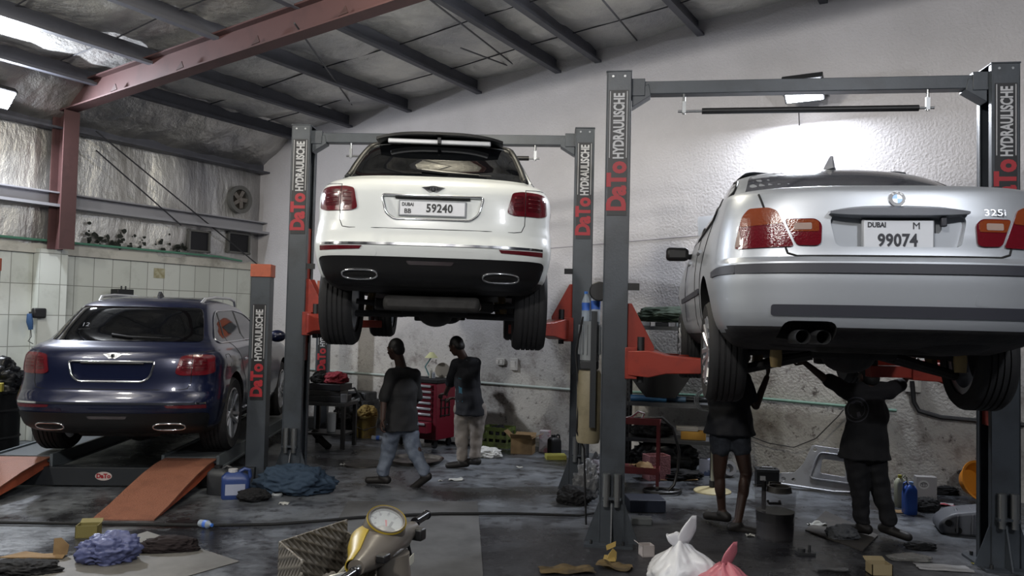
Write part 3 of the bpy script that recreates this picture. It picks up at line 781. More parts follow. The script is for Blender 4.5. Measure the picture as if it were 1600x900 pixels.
    g = M(); g.tube([PR.pt(-.12, 1.265, .03), PR.pt(.06, 1.245, .04), PR.pt(.36, 1.238, .022)], [.016, .013, .008], 6); g.tube([PR.pt(.10, 1.228, .015), PR.pt(.46, 1.238, .012)], .006, 6)
    g.obj('wiper', BLACK, t)
    if dirt_writing:
        wm = mat('dust_writing', '#6d7078', .8)
        text('126', .08, wm, frame(PR.pt(-.42, 1.36, .012), (1, .1, 0), Vector((0, .75, .65))), t, 'dust_writing', ext=.0005)
        M().tube([PR.pt(-.50, 1.31, .008), PR.pt(-.38, 1.32, .008)], .003, 4).obj('dust_stroke', wm, t)
    for sg, P in ((1, PS), (-1, PSL)):
        o = rpoly([(sg * .72, 1.21), (sg * .98, 1.44), (sg * 1.18, 1.525), (sg * 2.0, 1.545), (sg * 2.55, 1.50), (sg * 3.35, 1.20), (sg * 2.2, 1.185), (sg * .80, 1.185)], [.06, .1, .1, .1, .2, .04, .04, .05])
        if sg < 0: o = o[::-1]
        sw = P.patch(o, .004, 'side_window', GLASS, t, step=.08)
        P.seam(o, .010, 'window_trim', CHROME, t, .006, closed=True, sub=1)
        for a0, a1, wd in ((1.95, 2.0, .05), (1.10, 1.22, .03)):
            P.patch([(sg * a0, 1.195), (sg * (a0 + wd), 1.195), (sg * (a1 + wd), 1.525), (sg * a1, 1.525)][::int(sg)], .008, 'window_pillar', BLACK, t, step=.06)
        for pts in ([(2.02, 1.18), (2.04, .9), (1.98, .55), (1.75, .42)], [(1.15, 1.18), (1.3, 1.0), (1.52, .78), (1.60, .50), (1.75, .42), (3.0, .42), (3.05, 1.15)]):
            P.seam([(sg * a, z) for a, z in pts], .0035, 'door_joint', MATTE, t, 0)
        for a in (1.32, 2.42):
            h = P.line([(sg * a, .985), (sg * (a + .1), .99), (sg * (a + .24), .985)], 0, .03)
            M().tube(h, .014, 8).obj('door_handle', CHROME, t)
        # sill trim, mirror, rail
        P.seam([(sg * 1.55, .40), (sg * 3.5, .40)], .012, 'sill_trim', CHROME, t, .004)
        g = M(); g.ell((sg * 1.02, 3.28, 1.20), (.12, .07, .085)); g.tube([(sg * .88, 3.30, 1.14), (sg * .98, 3.29, 1.17)], .03, 8); g.obj('mirror', paint, t)
        if roof_rails:
            y0, y1 = 1.15, 2.75
            M().tube([(sg * .545, y0, 1.60), (sg * .565, y0 + .12, 1.665), (sg * .575, y0 + .5, 1.69), (sg * .575, y1 - .4, 1.69), (sg * .56, y1 - .1, 1.665), (sg * .55, y1, 1.60)], .017, 8).obj('roof_rail', mat('rail_alu', '#c9cacc', .3, .7), t)
        o = rpoly([(sg * .62, .93), (sg * .62, 1.07), (sg * .78, 1.07), (sg * .78, .93)][::int(sg)], .03)
        P.seam(o, .003, 'fuel_flap_joint', MATTE, t, 0, closed=True, sub=1) if sg > 0 else None
    g = M(); g.prism([(-.10, 0), (.09, 0), (.045, .055), (.02, .06)], -.012, .012, frame((0, 1.5, 1.682), (0, -1, 0), (0, 0, 1))); g.obj('antenna', BLACK, t)
    if spoiler:
        g = M(); pts = []
        sec = lambda x, y, z: [(x, y - .05, z - .012), (x, y - .045, z + .012), (x, y + .25, z + .022), (x, y + .25, z - .01)]
        rings = [sec(x, .68 + .12 * (abs(x) / .56) ** 3, 1.60 + .035 * (1 - (abs(x) / .56) ** 3)) for x in np.linspace(-.56, .56, 21)]
        g.loft([[Vector(p) for p in r] for r in rings]); sp = g.obj('spoiler', GB, t)
        for sg in (-1, 1):
            PR.seam([(sg * .758, 1.21), (sg * .725, 1.33), (sg * .685, 1.45), (sg * .635, 1.56), (sg * .565, 1.615)], .030, 'spoiler_side', GB, t, .012)
        g = M(); g.box((0, .73, 1.575), (.90, .05, .04)); g.obj('spoiler_underside', mat('pale_reflection', '#c3c4c6', .3), t, bevel=.01)  # pale underside band with a bright reflection put into its colour
        M().box((0, .70, 1.58), (.03, .06, .05)).obj('spoiler_strut', GB, t)
    for wy in WY:
        for sx in (-1, 1): wheel(t, sx * .845, wy, WR - droop, WR, .285, sx)
    underparts(t, .30 - droop * .6, .95, .1, 4.9, WR, .84, WR - droop, WY)
    return t
def thing2(name, parent):
    o = bpy.data.objects.new(name, None); COL.objects.link(o); o.parent = parent; return o
PW = mat('paint_white', '#d5d8d6', .28, coat=.7)
PB = mat('paint_navy', '#0b1330', .30, .35, coat=.9)
PSV = mat('paint_silver', '#a4a8ae', .42, .6, coat=.35)
SUVW = suv(PW, 'white SUV raised on the left two post hoist', (-.655, 6.27, 1.83), R(2.0), 'large SUVs', droop=.24, plate=('DUBAI', 'BB', '59240'), spoiler=True, roof_rails=False)
SUVW.rotation_euler.y = R(.5)
SUVB = suv(PB, 'dusty dark blue SUV parked on the low drive-on lift', (-3.94, 7.85, .345), R(6.0), 'large SUVs', dirt_writing=True)
# ---------------------------------------------------------------- silver saloon
def saloon(paint, label, loc, rz, droop):
    t = thing('car', label, 'car', loc, rz)
    keys = [
        (.24, .50, 4.1, .72, .4, 3.0, .5, 2.6), (.31, .16, 4.3, .79, .42, 3.0, .6, 2.6), (.37, .05, 4.38, .83, .44, 3.0, .7, 2.6), (.44, .02, 4.42, .85, .45, 3.0, .8, 2.6),
        (.55, .005, 4.45, .862, .46, 3.0, .8, 2.6), (.62, .0, 4.46, .867, .46, 3.0, .8, 2.6), (.705, .005, 4.46, .868, .46, 3.0, .8, 2.6), (.72, .03, 4.44, .868, .45, 3.0, .8, 2.6), (.735, .055, 4.44, .868, .44, 3.0, .8, 2.6),
        (.85, .065, 4.36, .858, .44, 3.0, .8, 2.5), (.95, .075, 4.1, .842, .44, 3.0, .8, 2.4), (1.0, .085, 3.6, .83, .44, 3.0, .7, 2.3), (1.08, .105, 3.2, .81, .46, 2.9, .6, 2.3), (1.112, .14, 3.15, .80, .48, 2.9, .6, 2.3), (1.127, .21, 3.1, .785, .5, 2.8, .6, 2.3),
        (1.138, .45, 3.06, .77, .5, 2.8, .6, 2.3), (1.145, .66, 3.05, .755, .45, 2.8, .6, 2.3), (1.17, .74, 3.0, .735, .42, 2.8, .6, 2.3), (1.28, .94, 2.8, .69, .42, 2.7, .6, 2.3), (1.385, 1.18, 2.55, .64, .42, 2.6, .6, 2.2), (1.445, 1.36, 2.40, .60, .5, 2.4, .6, 2.2), (1.485, 1.55, 2.25, .54, .6, 2.3, .6, 2.2), (1.515, 1.85, 2.1, .36, .3, 2.2, .3, 2.2)]
    WY = (1.03, 3.755); WR = .315
    def bulge(fx, y, z):
        return sum(.02 * math.exp(-((y - wy) / .36) ** 2) * math.exp(-((z - .60) / .2) ** 2) for wy in WY) * min(1, fx ** 4)
    bm = shell(keys, 70, bulge)
    bvh = BVHTree.FromBMesh(bm); PR = Proj(bvh, 0); PS = Proj(bvh, 90); PSL = Proj(bvh, -90)
    cutters = []
    for wy in WY:
        for sx in (-1, 1):
            c = bmesh.new(); bmesh.ops.create_cone(c, cap_ends=True, segments=40, radius1=WR + .045, radius2=WR + .045, depth=.42,
                matrix=Matrix.Translation((sx * .76, wy, WR + .02)) @ Matrix.Rotation(PI / 2, 4, 'Y')); cutters.append((c, 2))
    rec = rpoly([(-.335, .95), (.335, .95), (.30, .785), (-.30, .785)], [.05, .05, .03, .03])
    MZ = Matrix(((1, 0, 0, 0), (0, 0, 1, 0), (0, 1, 0, 0), (0, 0, 0, 1)))
    c = M(); c.prism(rec, -.3, .105, MZ); cutters.append((c.bm, 0))
    c = M(); c.prism(rpoly([(-.56, .40), (-.30, .40), (-.28, .2), (-.58, .2)], .05), -.3, .22, MZ); cutters.append((c.bm, 2))
    me = cut(bm, cutters, None, [paint, UND, ARCH])
    bm2 = bmesh.new(); bm2.from_mesh(me)
    for f_ in bm2.faces:
        cc = f_.calc_center_median()
        if f_.material_index == 0 and (f_.normal.z < -.6 and cc.z < .5 or cc.z < .31): f_.material_index = 1
        for wy in WY:
            if abs(cc.x) < .82 and math.hypot(cc.y - wy, cc.z - WR - .02) < WR + .06 and f_.material_index == 0: f_.material_index = 2
    bm2.to_mesh(me); bm2.free()
    mk('body', me, [], t, 28)
    STRIP = mat('bumper_strip', '#2b2c33', .5)
    def band(P, z0, z1, a0, a1, name, th=.01, r=.02):
        return P.patch(rpoly([(a0, z0), (a1, z0), (a1, z1), (a0, z1)], r), th, name, STRIP, t, step=.05)
    band(PR, .645, .695, -.80, .80, 'bumper_strip')
    for sg, P in ((1, PS), (-1, PSL)):
        P.patch(rpoly([(sg * .17, .645), (sg * .58, .65), (sg * .58, .683), (sg * .17, .695)][::int(sg)], .01), .01, 'bumper_strip', STRIP, t, step=.05)
    band(PR, .425, .483, -.62, .62, 'lower_strip', .008, .015)
    PR.patch(rpoly([(.345, .545), (.41, .545), (.41, .48 + .01), (.345, .49)], .01), .002, 'tow_cover', paint, t)
    # boot lid joint
    lid = [(-.665, 1.08), (-.645, 1.0), (-.55, .80), (-.535, .752), (-.49, .737), (.49, .737), (.535, .752), (.55, .80), (.645, 1.0), (.665, 1.08)]
    PR.seam(lid, .006, 'boot_joint', MATTE, t, 0)
    for sg in (-1, 1):
        out = rpoly([(sg * .505, 0.787), (sg * .585, 0.980), (sg * .625, 1.000), (sg * .72, 1.000), (sg * .755, 0.955), (sg * .785, 0.815), (sg * .79, 0.780)], .02)
        lamp = PR.patch(out, .010, 'tail_light', LRED, t, step=.02)
        amb = rpoly([(sg * .558, 0.910), (sg * .585, 0.980), (sg * .625, 1.000), (sg * .72, 1.000), (sg * .752, 0.960), (sg * .765, 0.900)], .015)
        PR.patch(amb, .013, 'indicator', AMB, lamp, step=.02)
        PR.patch([(sg * .76, 0.805), (sg * .788, 0.787), (sg * .78, 0.845), (sg * .765, 0.885)], .013, 'side_lens', CLR, lamp, step=.02)
        inn = rpoly([(sg * .375, 0.800), (sg * .37, 0.905), (sg * .40, 0.933), (sg * .55, 0.933), (sg * .495, 0.793), (sg * .40, 0.790)], .02)
        il = PR.patch(inn, .010, 'inner_tail_light', LRED, t, step=.02)
        PR.patch(rpoly([(sg * .385, 0.865), (sg * .385, 0.915), (sg * .41, 0.928), (sg * .545, 0.928), (sg * .522, 0.865)], .01), .013, 'indicator', AMB, il, step=.02)
        PR.patch(rpoly([(sg * .42, 0.875), (sg * .42, 0.910), (sg * .505, 0.910), (sg * .505, 0.875)], .008), .015, 'reversing_lens', CLR, il, step=.03)
    # grip strip above the plate
    g = M(); rings = []
    for x in np.linspace(-.335, .335, 19):
        k = .028 * (1 - (abs(x) / .335) ** 4) + .012; c = PR.pt(x, 1.0, 0); y = .035 + (x / .7) ** 2 * .1
        rings.append([Vector((x, y + .05, .960 + k)), Vector((x, y - .012, .960 + k * .5)), Vector((x, y - .01, .960 - k * .4)), Vector((x, y + .05, .960 - k * .7))])
    g.loft(rings); g.obj('boot_grip', mat('grip_grey', '#83868d', .35, .5), t)
    # roundel
    rd = PR.patch(ellipse(0, 1.035, .043, .043, 32), .004, 'emblem', CHROME, t, step=.03)
    o = PR.pt(0, 1.035, .006); fr = frame(o, (1, 0, 0), PR.pt(0, 1.05) - PR.pt(0, 1.02))
    bk_ = mat('emblem_black', '#1d1e24', .3); bl = mat('emblem_blue', '#6fa0dc', .3); wh = mat('emblem_white', '#e3e6ea', .3)
    M().prism(ellipse(0, 0, .041, .041, 32), -.004, .001, fr).obj('ring', bk_, rd)
    for q in range(4):
        pl = [(0, 0)] + [(.024 * math.cos(q * PI / 2 + k * PI / 16), .024 * math.sin(q * PI / 2 + k * PI / 16)) for k in range(9)]
        M().prism(pl, .0, .0025, fr).obj('quarter', wh if q % 2 == 0 else bl, rd, smooth=False)
    for ch, a in (('B', 128), ('M', 90), ('W', 52)):
        text(ch, .016, wh, fr @ Matrix.Rotation(R(a - 90), 4, 'Z') @ Matrix.Translation((0, .0325, .0015)), rd, 'letter', bold=.0)
    text('325i', .05, mat('model_chrome', '#8f9298', .2, .9), frame(PR.pt(.47, .965, .004), (1, .02, 0), PR.pt(.47, 1.0) - PR.pt(.47, .95)), t, 'model_number', ext=.003, bold=.0, sx=1.25)
    PR.patch(ellipse(.405, .878, .018, .018, 20), .006, 'boot_lock', BLACK, t); PR.patch(ellipse(.405, .878, .008, .008, 12), .010, 'lock_core', STEEL, t)
    PR.patch(rpoly([(.66, .76), (.80, .755), (.80, .728), (.66, .733)], .004), .002, 'sticker', WHITE, t)
    text('Gifts', .026, BLACK, frame(PR.pt(.705, .745, .006), PR.pt(.74, .745) - PR.pt(.67, .745), (0, 0, 1)), t, 'sticker_lettering')
    # plate
    pl = thing2('number_plate', t)
    M().box((0, .085, .845), (.35, .025, .165)).obj('plate_holder', mat('plate_grey', '#85888c', .4), pl, bevel=.006)
    M().box((0, .072, .845), (.335, .014, .152)).obj('plate', mat('plate_white2', '#b9bcc2', .4), pl, bevel=.004)
    fr = frame((0, .0635, .845), (1, 0, 0), (0, 0, 1))
    text('99074', .088, mat('plate_ink', '#2c2d33', .5), fr @ Matrix.Translation((-.005, -.028, 0)), pl, 'digits', bold=.0026, sx=.84, space=1.05)
    text('M', .05, mat('plate_ink', '#2c2d33', .5), fr @ Matrix.Translation((.085, .047, 0)), pl, 'letter', bold=.0)
    text('DUBAI', .036, mat('plate_ink', '#2c2d33', .5), fr @ Matrix.Translation((-.105, .052, 0)), pl, 'emirate_name', bold=.001, sx=.85)
    M().box((.215, .07, .915), (.03, .03, .05)).obj('lock_barrel', STRIP, t, bevel=.006)
    # glass
    PR.patch(rpoly([(-.66, 1.16), (.66, 1.16), (.56, 1.395), (.50, 1.435), (-.50, 1.435), (-.56, 1.395)], .05), .004, 'rear_window', mat('glass_wall_reflection', '#3c3d43', .12, spec=.7), t, step=.05)  # grey base colour paints in the reflection of the bright wall
    for sg, P in ((1, PS), (-1, PSL)):
        o = rpoly([(sg * .92, 1.11), (sg * 1.20, 1.29), (sg * 1.40, 1.375), (sg * 2.1, 1.40), (sg * 2.4, 1.35), (sg * 2.95, 1.06), (sg * 2.0, 1.045), (sg * 1.0, 1.055)], .05)
        if sg < 0: o = o[::-1]
        P.patch(o, .004, 'side_window', GLASS, t, step=.07); P.seam(o, .009, 'window_trim', BLACK, t, .005, closed=True, sub=1)
        P.patch([(sg * 1.88, 1.05), (sg * 1.95, 1.05), (sg * 1.97, 1.34), (sg * 1.90, 1.34)][::int(sg)], .008, 'window_pillar', BLACK, t, step=.06)
        for pts in ([(1.90, 1.05), (1.92, .7), (1.88, .34)], [(1.05, 1.06), (1.25, .9), (1.42, .7), (1.48, .40), (1.55, .33), (2.95, .33), (2.98, 1.03)]):
            P.seam([(sg * a, z) for a, z in pts], .004, 'door_joint', MATTE, t, 0)
        P.patch(rpoly([(sg * 1.50, .60), (sg * 3.30, .60), (sg * 3.30, .64), (sg * 1.50, .64)][::int(sg)], .01), .01, 'rubbing_strip', STRIP, t, step=.08)
        for a in (1.30, 2.20): M().tube(P.line([(sg * a, .88), (sg * (a + .1), .885), (sg * (a + .2), .88)], 0, .025), .013, 8).obj('door_handle', paint, t)
        g = M(); g.box((sg * .955, 2.72, 1.0), (.19, .08, .115)); mm = g.obj('mirror', BLACK, t, bevel=.03)
        M().tube([(sg * .80, 2.76, .98), (sg * .88, 2.74, .985)], .025, 8).obj('mirror_arm', BLACK, t)
    g = M(); g.loft([[Vector((x * k, 1.50 + dy + yy * k, 1.47 + z)) for x, yy in ((-.034, .0), (0, .085), (.034, 0), (0, -.08))] for z, k, dy in ((0, 1.3, 0), (.03, 1, .0), (.07, .55, -.035), (.088, .3, -.05))]); g.obj('shark_fin_antenna', mat('fin', '#6d7079', .4), t)
    # open bonnet
    g = M(); hinge = Vector((0, 3.16, 1.03)); up = Vector((0, .90, .43)).normalized(); nrm = Vector((0, -.43, .9))
    rings = []
    for s in np.linspace(0, 1, 9):
        wv = .72 - .06 * s ** 2; rings.append([hinge + up * (1.25 * s) + Vector((x * wv, 0, 0)) + nrm * (.05 * math.cos(x * 1.3) + .05 * math.sin(s * PI) - .03) for x in np.linspace(-1, 1, 13)] + [hinge + up * (1.25 * s) + Vector((x * wv * .97, 0, 0)) + nrm * (.05 * math.cos(x * 1.3) + .05 * math.sin(s * PI) - .055) for x in np.linspace(1, -1, 13)])
    g.loft(rings); g.obj('open_bonnet', paint, t, ang=50)
    # exhaust tips
    for x in (-.475, -.375):
        M().lathe([(.036, -.12), (.038, .2), (.033, .2), (.032, -.10)], 20, Matrix.Translation((x, .12, .318)) @ Matrix.Rotation(-PI / 2, 4, 'X'), closed=True).obj('exhaust_tip', STEELD, t)
        M().cyl((x, .14, .318), (x, .16, .318), .031).obj('exhaust_outlet', MATTE, t)
    for sx in (-1, 1): M().lathe([(0, -.10), (.030, -.10), (.036, -.04), (.030, .04), (.024, .12), (0, .12)], 18, Matrix.Translation((sx * .50, .62, .24))).obj('bump_stop', mat('bump_stop', '#84714a', .6), t)
    M().box((-.15, .55, .33), (.9, .36, .15)).obj('rear_silencer', UND, t, bevel=.05)
    M().ell((.35, .50, .36), (.33, .33, .13)).obj('spare_well', UND, t)
    for wy in WY:
        for sx in (-1, 1): wheel(t, sx * .755, wy, WR - droop, WR, .225, sx, spokes=7, rimr=.70)
    underparts(t, .31, .8, .1, 4.2, WR, .75, WR - droop, WY)
    return t
BMW = saloon(PSV, 'silver saloon car with open bonnet raised on the right two post hoist', (1.945, 3.97, 1.497), R(-8.5), .10)
BMW.rotation_euler.x = R(-1.0)
# ================================================================ hoists
LH = 4.0
BLK = mat('decal_black', '#17171a', .45)
def decal(parent, w, zc_top, h, fx, fy, sx=1, mirrored=False, ztext=None, size=.125):
    """vertical decal strip on the front (-y) face: reads upwards"""
    d = M().box((fx, fy - .002, zc_top - h / 2), (w, .004, h)).obj('decal', BLK, parent)
    fr = frame((fx, fy - .0045, zc_top - h), (0, 0, 1), (-1, 0, 0))     # text x runs up, text y to the left
    text('DaTo', .215, REDP, fr @ Matrix.Translation((.035, .0, 0)), d, 'lettering', bold=.010, align='LEFT', fit=.42)
    text('HYDRAULISCHE', .125, WHITE, fr @ Matrix.Translation((.48, -.008, 0)), d, 'lettering', bold=.004, align='LEFT', fit=.56)
    for s in (-1, 1): M().box((fx + s * w * .43, fy - .0048, zc_top - (h - .50) / 2 - .01), (.006, .003, h - .50)).obj('decal_line', WHITE, d)
def post(parent, x, side, labeltop=3.86, rh=1.70):
    """side = +1: open side faces +x"""
    W_, D_ = .21, .28; g = M()
    g.box((x - side * .0, -D_ / 2 + .006, LH / 2), (W_, .012, LH)); g.box((x, D_ / 2 - .006, LH / 2), (W_, .012, LH)); g.box((x - side * (W_ / 2 - .006), 0, LH / 2), (.012, D_, LH))
    for yy in (-1, 1): g.box((x + side * (W_ / 2 - .006), yy * (D_ / 2 - .03), LH / 2), (.012, .06, LH))
    g.box((x, 0, LH - .006), (W_ + .01, D_ + .01, .012))
    c = g.obj('column', LIFT, parent, bevel=.003)
    g = M(); g.box((x - side * .02, 0, .01), (.40, .46, .02)); 
    for s in (-1, 1): g.prism([(0, 0), (.12, 0), (0, .34)], -.006, .006, frame((x + s * W_ / 2, -D_ / 2 + .02, .02), (s, 0, 0), (0, 0, 1)))
    g.prism([(0, 0), (.12, 0), (0, .34)], -.006, .006, frame((x, -D_ / 2, .02), (0, -1, 0), (0, 0, 1)))
    g.obj('base_plate', LIFT, parent)
    for a, b in ((-.13, -.17), (.11, -.17), (-.13, .17), (.11, .17)): M().cyl((x - side * .02 + a * 1.1, b * 1.1, .02), (x - side * .02 + a * 1.1, b * 1.1, .05), .014, seg=6).obj('anchor_bolt', STEELD, parent)
    decal(parent, .165, labeltop - .03, 1.07, x, -D_ / 2)
    for s in (-1, 1): M().cyl((x + s * .05, -D_ / 2 - .003, LH - .05), (x + s * .05, -D_ / 2 - .003 + .01, LH - .05), .010, seg=12).obj('bolt', STEEL, c)
    for k in (-1, 1):
        g = M(); g.cyl((x + k * .045 - side * .0, -D_ / 2 - .04, .38), (x + k * .045, -D_ / 2 - .04, .60), .032, seg=18); g.cyl((x + k * .045, -D_ / 2 - .04, .33), (x + k * .045, -D_ / 2 - .04, .38), .024, seg=18)
        g.obj('height_adapter', STEEL, parent)
    M().box((x, -D_ / 2 - .035, .40), (.16, .06, .02)).obj('adapter_shelf', LIFT, parent)
    # carriage
    g = M(); g.box((x + side * .035, 0, rh + .35), (.10, .17, 1.5)); g.box((x + side * .14, -.02, rh + .02), (.10, .30, .26))
    g.prism([(0, 0), (.0, .50), (.05, .50), (.24, .14), (.24, 0)], -.10, -.08, frame((x + side * .09, 0, rh + .02), (side, 0, 0), (0, 0, 1)))
    g.prism([(0, 0), (.0, .50), (.05, .50), (.24, .14), (.24, 0)], .08, .10, frame((x + side * .09, 0, rh + .02), (side, 0, 0), (0, 0, 1)))
    g.obj('carriage', RED, parent, bevel=.004)
    M().box((x + side * .15, -.12, rh + .66), (.10, .03, .06)).obj('lock_lever', BLACK, parent)
    M().tube([(x + side * .05, -.08, 2.2), (x + side * .05, -.08, LH - .1)], .006, 5).obj('steel_rope', STEELD, parent)
def arm(parent, x, y, z, ang, ln):
    d = Vector((math.cos(ang), math.sin(ang), 0)); n = Vector((-d.y, d.x, 0)); o = Vector((x, y, z))
    def sec(t, w, h): return [o + d * t + n * sx * w + Vector((0, 0, sz * h)) for sx, sz in ((-1, -1), (1, -1), (1, 1), (-1, 1))]
    g = M(); g.loft([sec(-.08, .10, .10), sec(.1, .11, .11), sec(ln * .28, .075, .075), sec(ln * .62, .07, .06)])
    a = g.obj('arm', RED, parent, bevel=.006)
    g = M(); g.loft([sec(ln * .5, .05, .045), sec(ln, .05, .045)]); g.obj('arm_extension', RED, a, bevel=.004)
    e = o + d * (ln - .04)
    g = M(); g.cyl(e - Vector((0, 0, .05)), e + Vector((0, 0, .10)), .035); g.cyl(e + Vector((0, 0, .10)), e + Vector((0, 0, .14)), .065)
    g.obj('lifting_pad', RUBBER, a)
    M().cyl(o + Vector((0, 0, -.16)), o + Vector((0, 0, .22)), .03).obj('arm_pin', STEELD, a)
def two_post(loc, rz, W_, label, rh, arms):
    t = thing('two_post_hoist', label, 'car lift', loc, rz, 'two post hoists')
    x0, x1 = -W_ / 2, W_ / 2
    post(t, x0, 1, rh=rh); post(t, x1, -1, rh=rh)
    g = M(); g.box((0, 0, LH - .13), (W_ - .40, .12, .11)); g.obj('crossbeam', LIFT, t, bevel=.006)
    for s in (-1, 1):
        g = M(); g.box((s * (W_ / 2 - .14), 0, LH - .13), (.16, .16, .15))
        g.loft([[Vector((s * (W_ / 2 - .11), yy, LH - .30)) for yy in (-.07, .07)] + [Vector((s * (W_ / 2 - .11), yy, LH - .17)) for yy in (.07, -.07)],
                [Vector((s * (W_ / 2 - .27), yy, LH - .20)) for yy in (-.07, .07)] + [Vector((s * (W_ / 2 - .25), yy, LH - .10)) for yy in (.07, -.07)]])
        g.obj('beam_bracket', LIFT, t, bevel=.004)
        g = M(); g.tube([(s * (W_ / 2 - .55), -.04, LH - .17), (s * (W_ / 2 - .55), -.04, LH - .36)], .012, 8); g.box((s * (W_ / 2 - .55), -.04, LH - .30), (.03, .03, .10)); g.obj('bar_hanger', STEEL, t)
    M().cyl((-W_ / 2 + .50, -.04, LH - .335), (W_ / 2 - .50, -.04, LH - .335), .011).obj('safety_bar', STEEL, t)
    M().cyl((-W_ / 2 + .70, -.04, LH - .335), (W_ / 2 - .62, -.04, LH - .335), .026).obj('bar_cushion', BLACK, t)
    for (s, y, ang, ln) in arms: arm(t, s * (W_ / 2 - .22), y, rh + .02, ang, ln)
    return t
L1 = two_post((-.815, 9.0, 0), R(-2.8), 3.19, 'left two post hoist with grey columns carrying the white car', 1.74,
              [(-1, -.10, R(-62), .95), (-1, .10, R(58), .95), (1, -.10, R(-122), .95), (1, .10, R(122), .95)])
L2 = two_post((2.40, 6.65, 0), R(-8.3), 3.05, 'right two post hoist with grey columns carrying the silver car', 1.50,
              [(-1, -.10, R(-18), .85), (-1, .10, R(58), .90), (1, -.10, R(190), .85), (1, .10, R(122), .90)])
# pump unit on the outside of the right hoist's left column, pulley cover
x = -3.05 / 2 - .20
g = M(); g.cyl((x - .02, .16, 1.52), (x - .02, .16, 1.86), .085, seg=24)
for k in range(14): a = 2 * PI * k / 14; g.box((x - .02 + .092 * math.cos(a), .16 + .092 * math.sin(a), 1.70), (.02, .008, .26), (0, 0, a))
mo = g.obj('pump_motor', mat('motor_grey', '#85898c', .45, .3), L2)
M().box((x - .02, .16, 1.48), (.16, .16, .08)).obj('valve_block', STEELD, L2, bevel=.01)
M().lathe([(0, .0), (.095, 0), (.105, .03), (.105, .60), (.09, .63), (0, .63)], 24, Matrix.Translation((x - .02, .16, .80))).obj('oil_tank', mat('tank_yellowed', '#7f765f', .5, dirt=('#544c3d', 5, .45, .8)), L2)
M().box((x + .02, .05, 1.45), (.05, .10, 1.0)).obj('pump_bracket', LIFTD, L2)
M().cyl((x + .06, -.03, 2.12), (x + .06, .03, 2.12), .085, seg=24).obj('pulley_cover', BLACK, L2, bevel=.01)
M().tube([(x - .08, .10, 1.9), (x - .14, .12, 1.6), (x - .10, .12, 1.2), (x - .12, .1, .9), (x - .05, .12, .75), (x - .02, .1, .1)], .009, 6).obj('hydraulic_hose', BLACK, L2)
wt_ = L2.matrix_basis
# bottles standing on the motor
def pet(loc, h, r, label, cap='#3d6fc0', lab='#3f66b8', rot=None, group=None, full='#c7d3dc'):
    t = thing('water_bottle', label, 'bottle', loc, 0, group)
    if rot: t.rotation_euler = rot
    pm = mat('clear_plastic', '#c9d6e2', .08, alpha=.38)
    M().lathe([(0, 0), (r * .92, 0), (r, .02 * h / .22), (r, h * .35), (r * .93, h * .42), (r, h * .48), (r, h * .66), (r * .45, h * .86), (r * .40, h * .93), (0, h * .93)], 20).obj('bottle_body', pm, t) if False else M().lathe([(0, 0), (r * .92, 0), (r, h * .06), (r, h * .35), (r * .93, h * .42), (r, h * .48), (r, h * .66), (r * .45, h * .86), (r * .40, h * .93), (0, h * .93)], 20).obj('bottle_body', pm, t)
    M().lathe([(r * 1.01, h * .36), (r * .97, h * .42), (r * 1.01, h * .50), (r * 1.02, h * .62), (r * 1.0, h * .62)], 20, cap=False).obj('bottle_label', mat('lab' + lab, lab, .4), t)
    M().lathe([(0, h * .92), (r * .45, h * .92), (r * .45, h), (0, h)], 16).obj('bottle_cap', mat('cap' + cap, cap, .4), t)
    return t
mw = Matrix.Translation((2.40, 6.65, 0)) @ Matrix.Rotation(R(-8.3), 4, 'Z')
pet(mw @ Vector((x - .06, .13, 1.862)), .26, .036, 'left small water bottle with blue label on top of the pump motor', group='bottles on the pump motor')
pet(mw @ Vector((x + .025, .15, 1.862)), .29, .042, 'right larger water bottle with blue label on top of the pump motor', group='bottles on the pump motor')
# ---------------------------------------------------------------- four post drive-on lift
RZ4 = R(3.8)
F4 = thing('four_post_lift', 'low four post drive-on lift under the blue car with orange ramps', 'car lift', (-2.757, 8.84, 0), RZ4)
def p4(xl, yl, h, front=True):
    g = M(); W_ = .20
    for c, s in (((xl, yl - .094, h / 2), (W_, .012, h)), ((xl, yl + .094, h / 2), (W_, .012, h)), ((xl + .094, yl, h / 2), (.012, .2, h))): g.box(c, s)
    for s in (-1, 1): g.box((xl - .094, yl + s * .07, h / 2), (.012, .06, h))
    g.box((xl, yl, .01), (.34, .34, .02)); c = g.obj('corner_post', LIFT, F4, bevel=.003)
    g = M(); g.box((xl, yl, h + .05), (W_ + .02, .22, .14)); g.obj('post_cap', ORANGE, c, bevel=.004)
    d = M().box((xl, yl - .102, h - .32 - .52), (.14, .004, 1.04)).obj('decal', BLK, c)
    fr = frame((xl, yl - .1045, h - .32 - 1.04), (0, 0, 1), (-1, 0, 0))
    text('DaTo', .17, REDP, fr @ Matrix.Translation((.03, 0, 0)), d, 'lettering', bold=.008, align='LEFT', fit=.36)
    text('HYDRAULISCHE', .105, WHITE, fr @ Matrix.Translation((.42, -.006, 0)), d, 'lettering', bold=.003, align='LEFT', fit=.56)
    for s in (-1, 1): M().box((xl + s * .062, yl - .105, h - .32 - .30), (.005, .003, .58)).obj('decal_line', WHITE, d)
    M().tube([(xl - .02, yl, .3), (xl - .02, yl, h)], .012, 6).obj('lift_cable', STEELD, c)
p4(0, 0, 2.28); p4(.0, 4.15, 2.28); p4(-2.95, 0, 2.28)
g = M(); g.box((-1.47, -.22, .115), (2.75, .13, .19)); g.box((-2.9, -.1, .115), (.14, .2, .17)); g.box((-.05, -.13, .115), (.14, .1, .17)); cb = g.obj('crossbeam', LIFTD, F4, bevel=.006)
M().box((-1.47, 4.15, .115), (2.75, .13, .19)).obj('crossbeam', LIFTD, F4, bevel=.006)
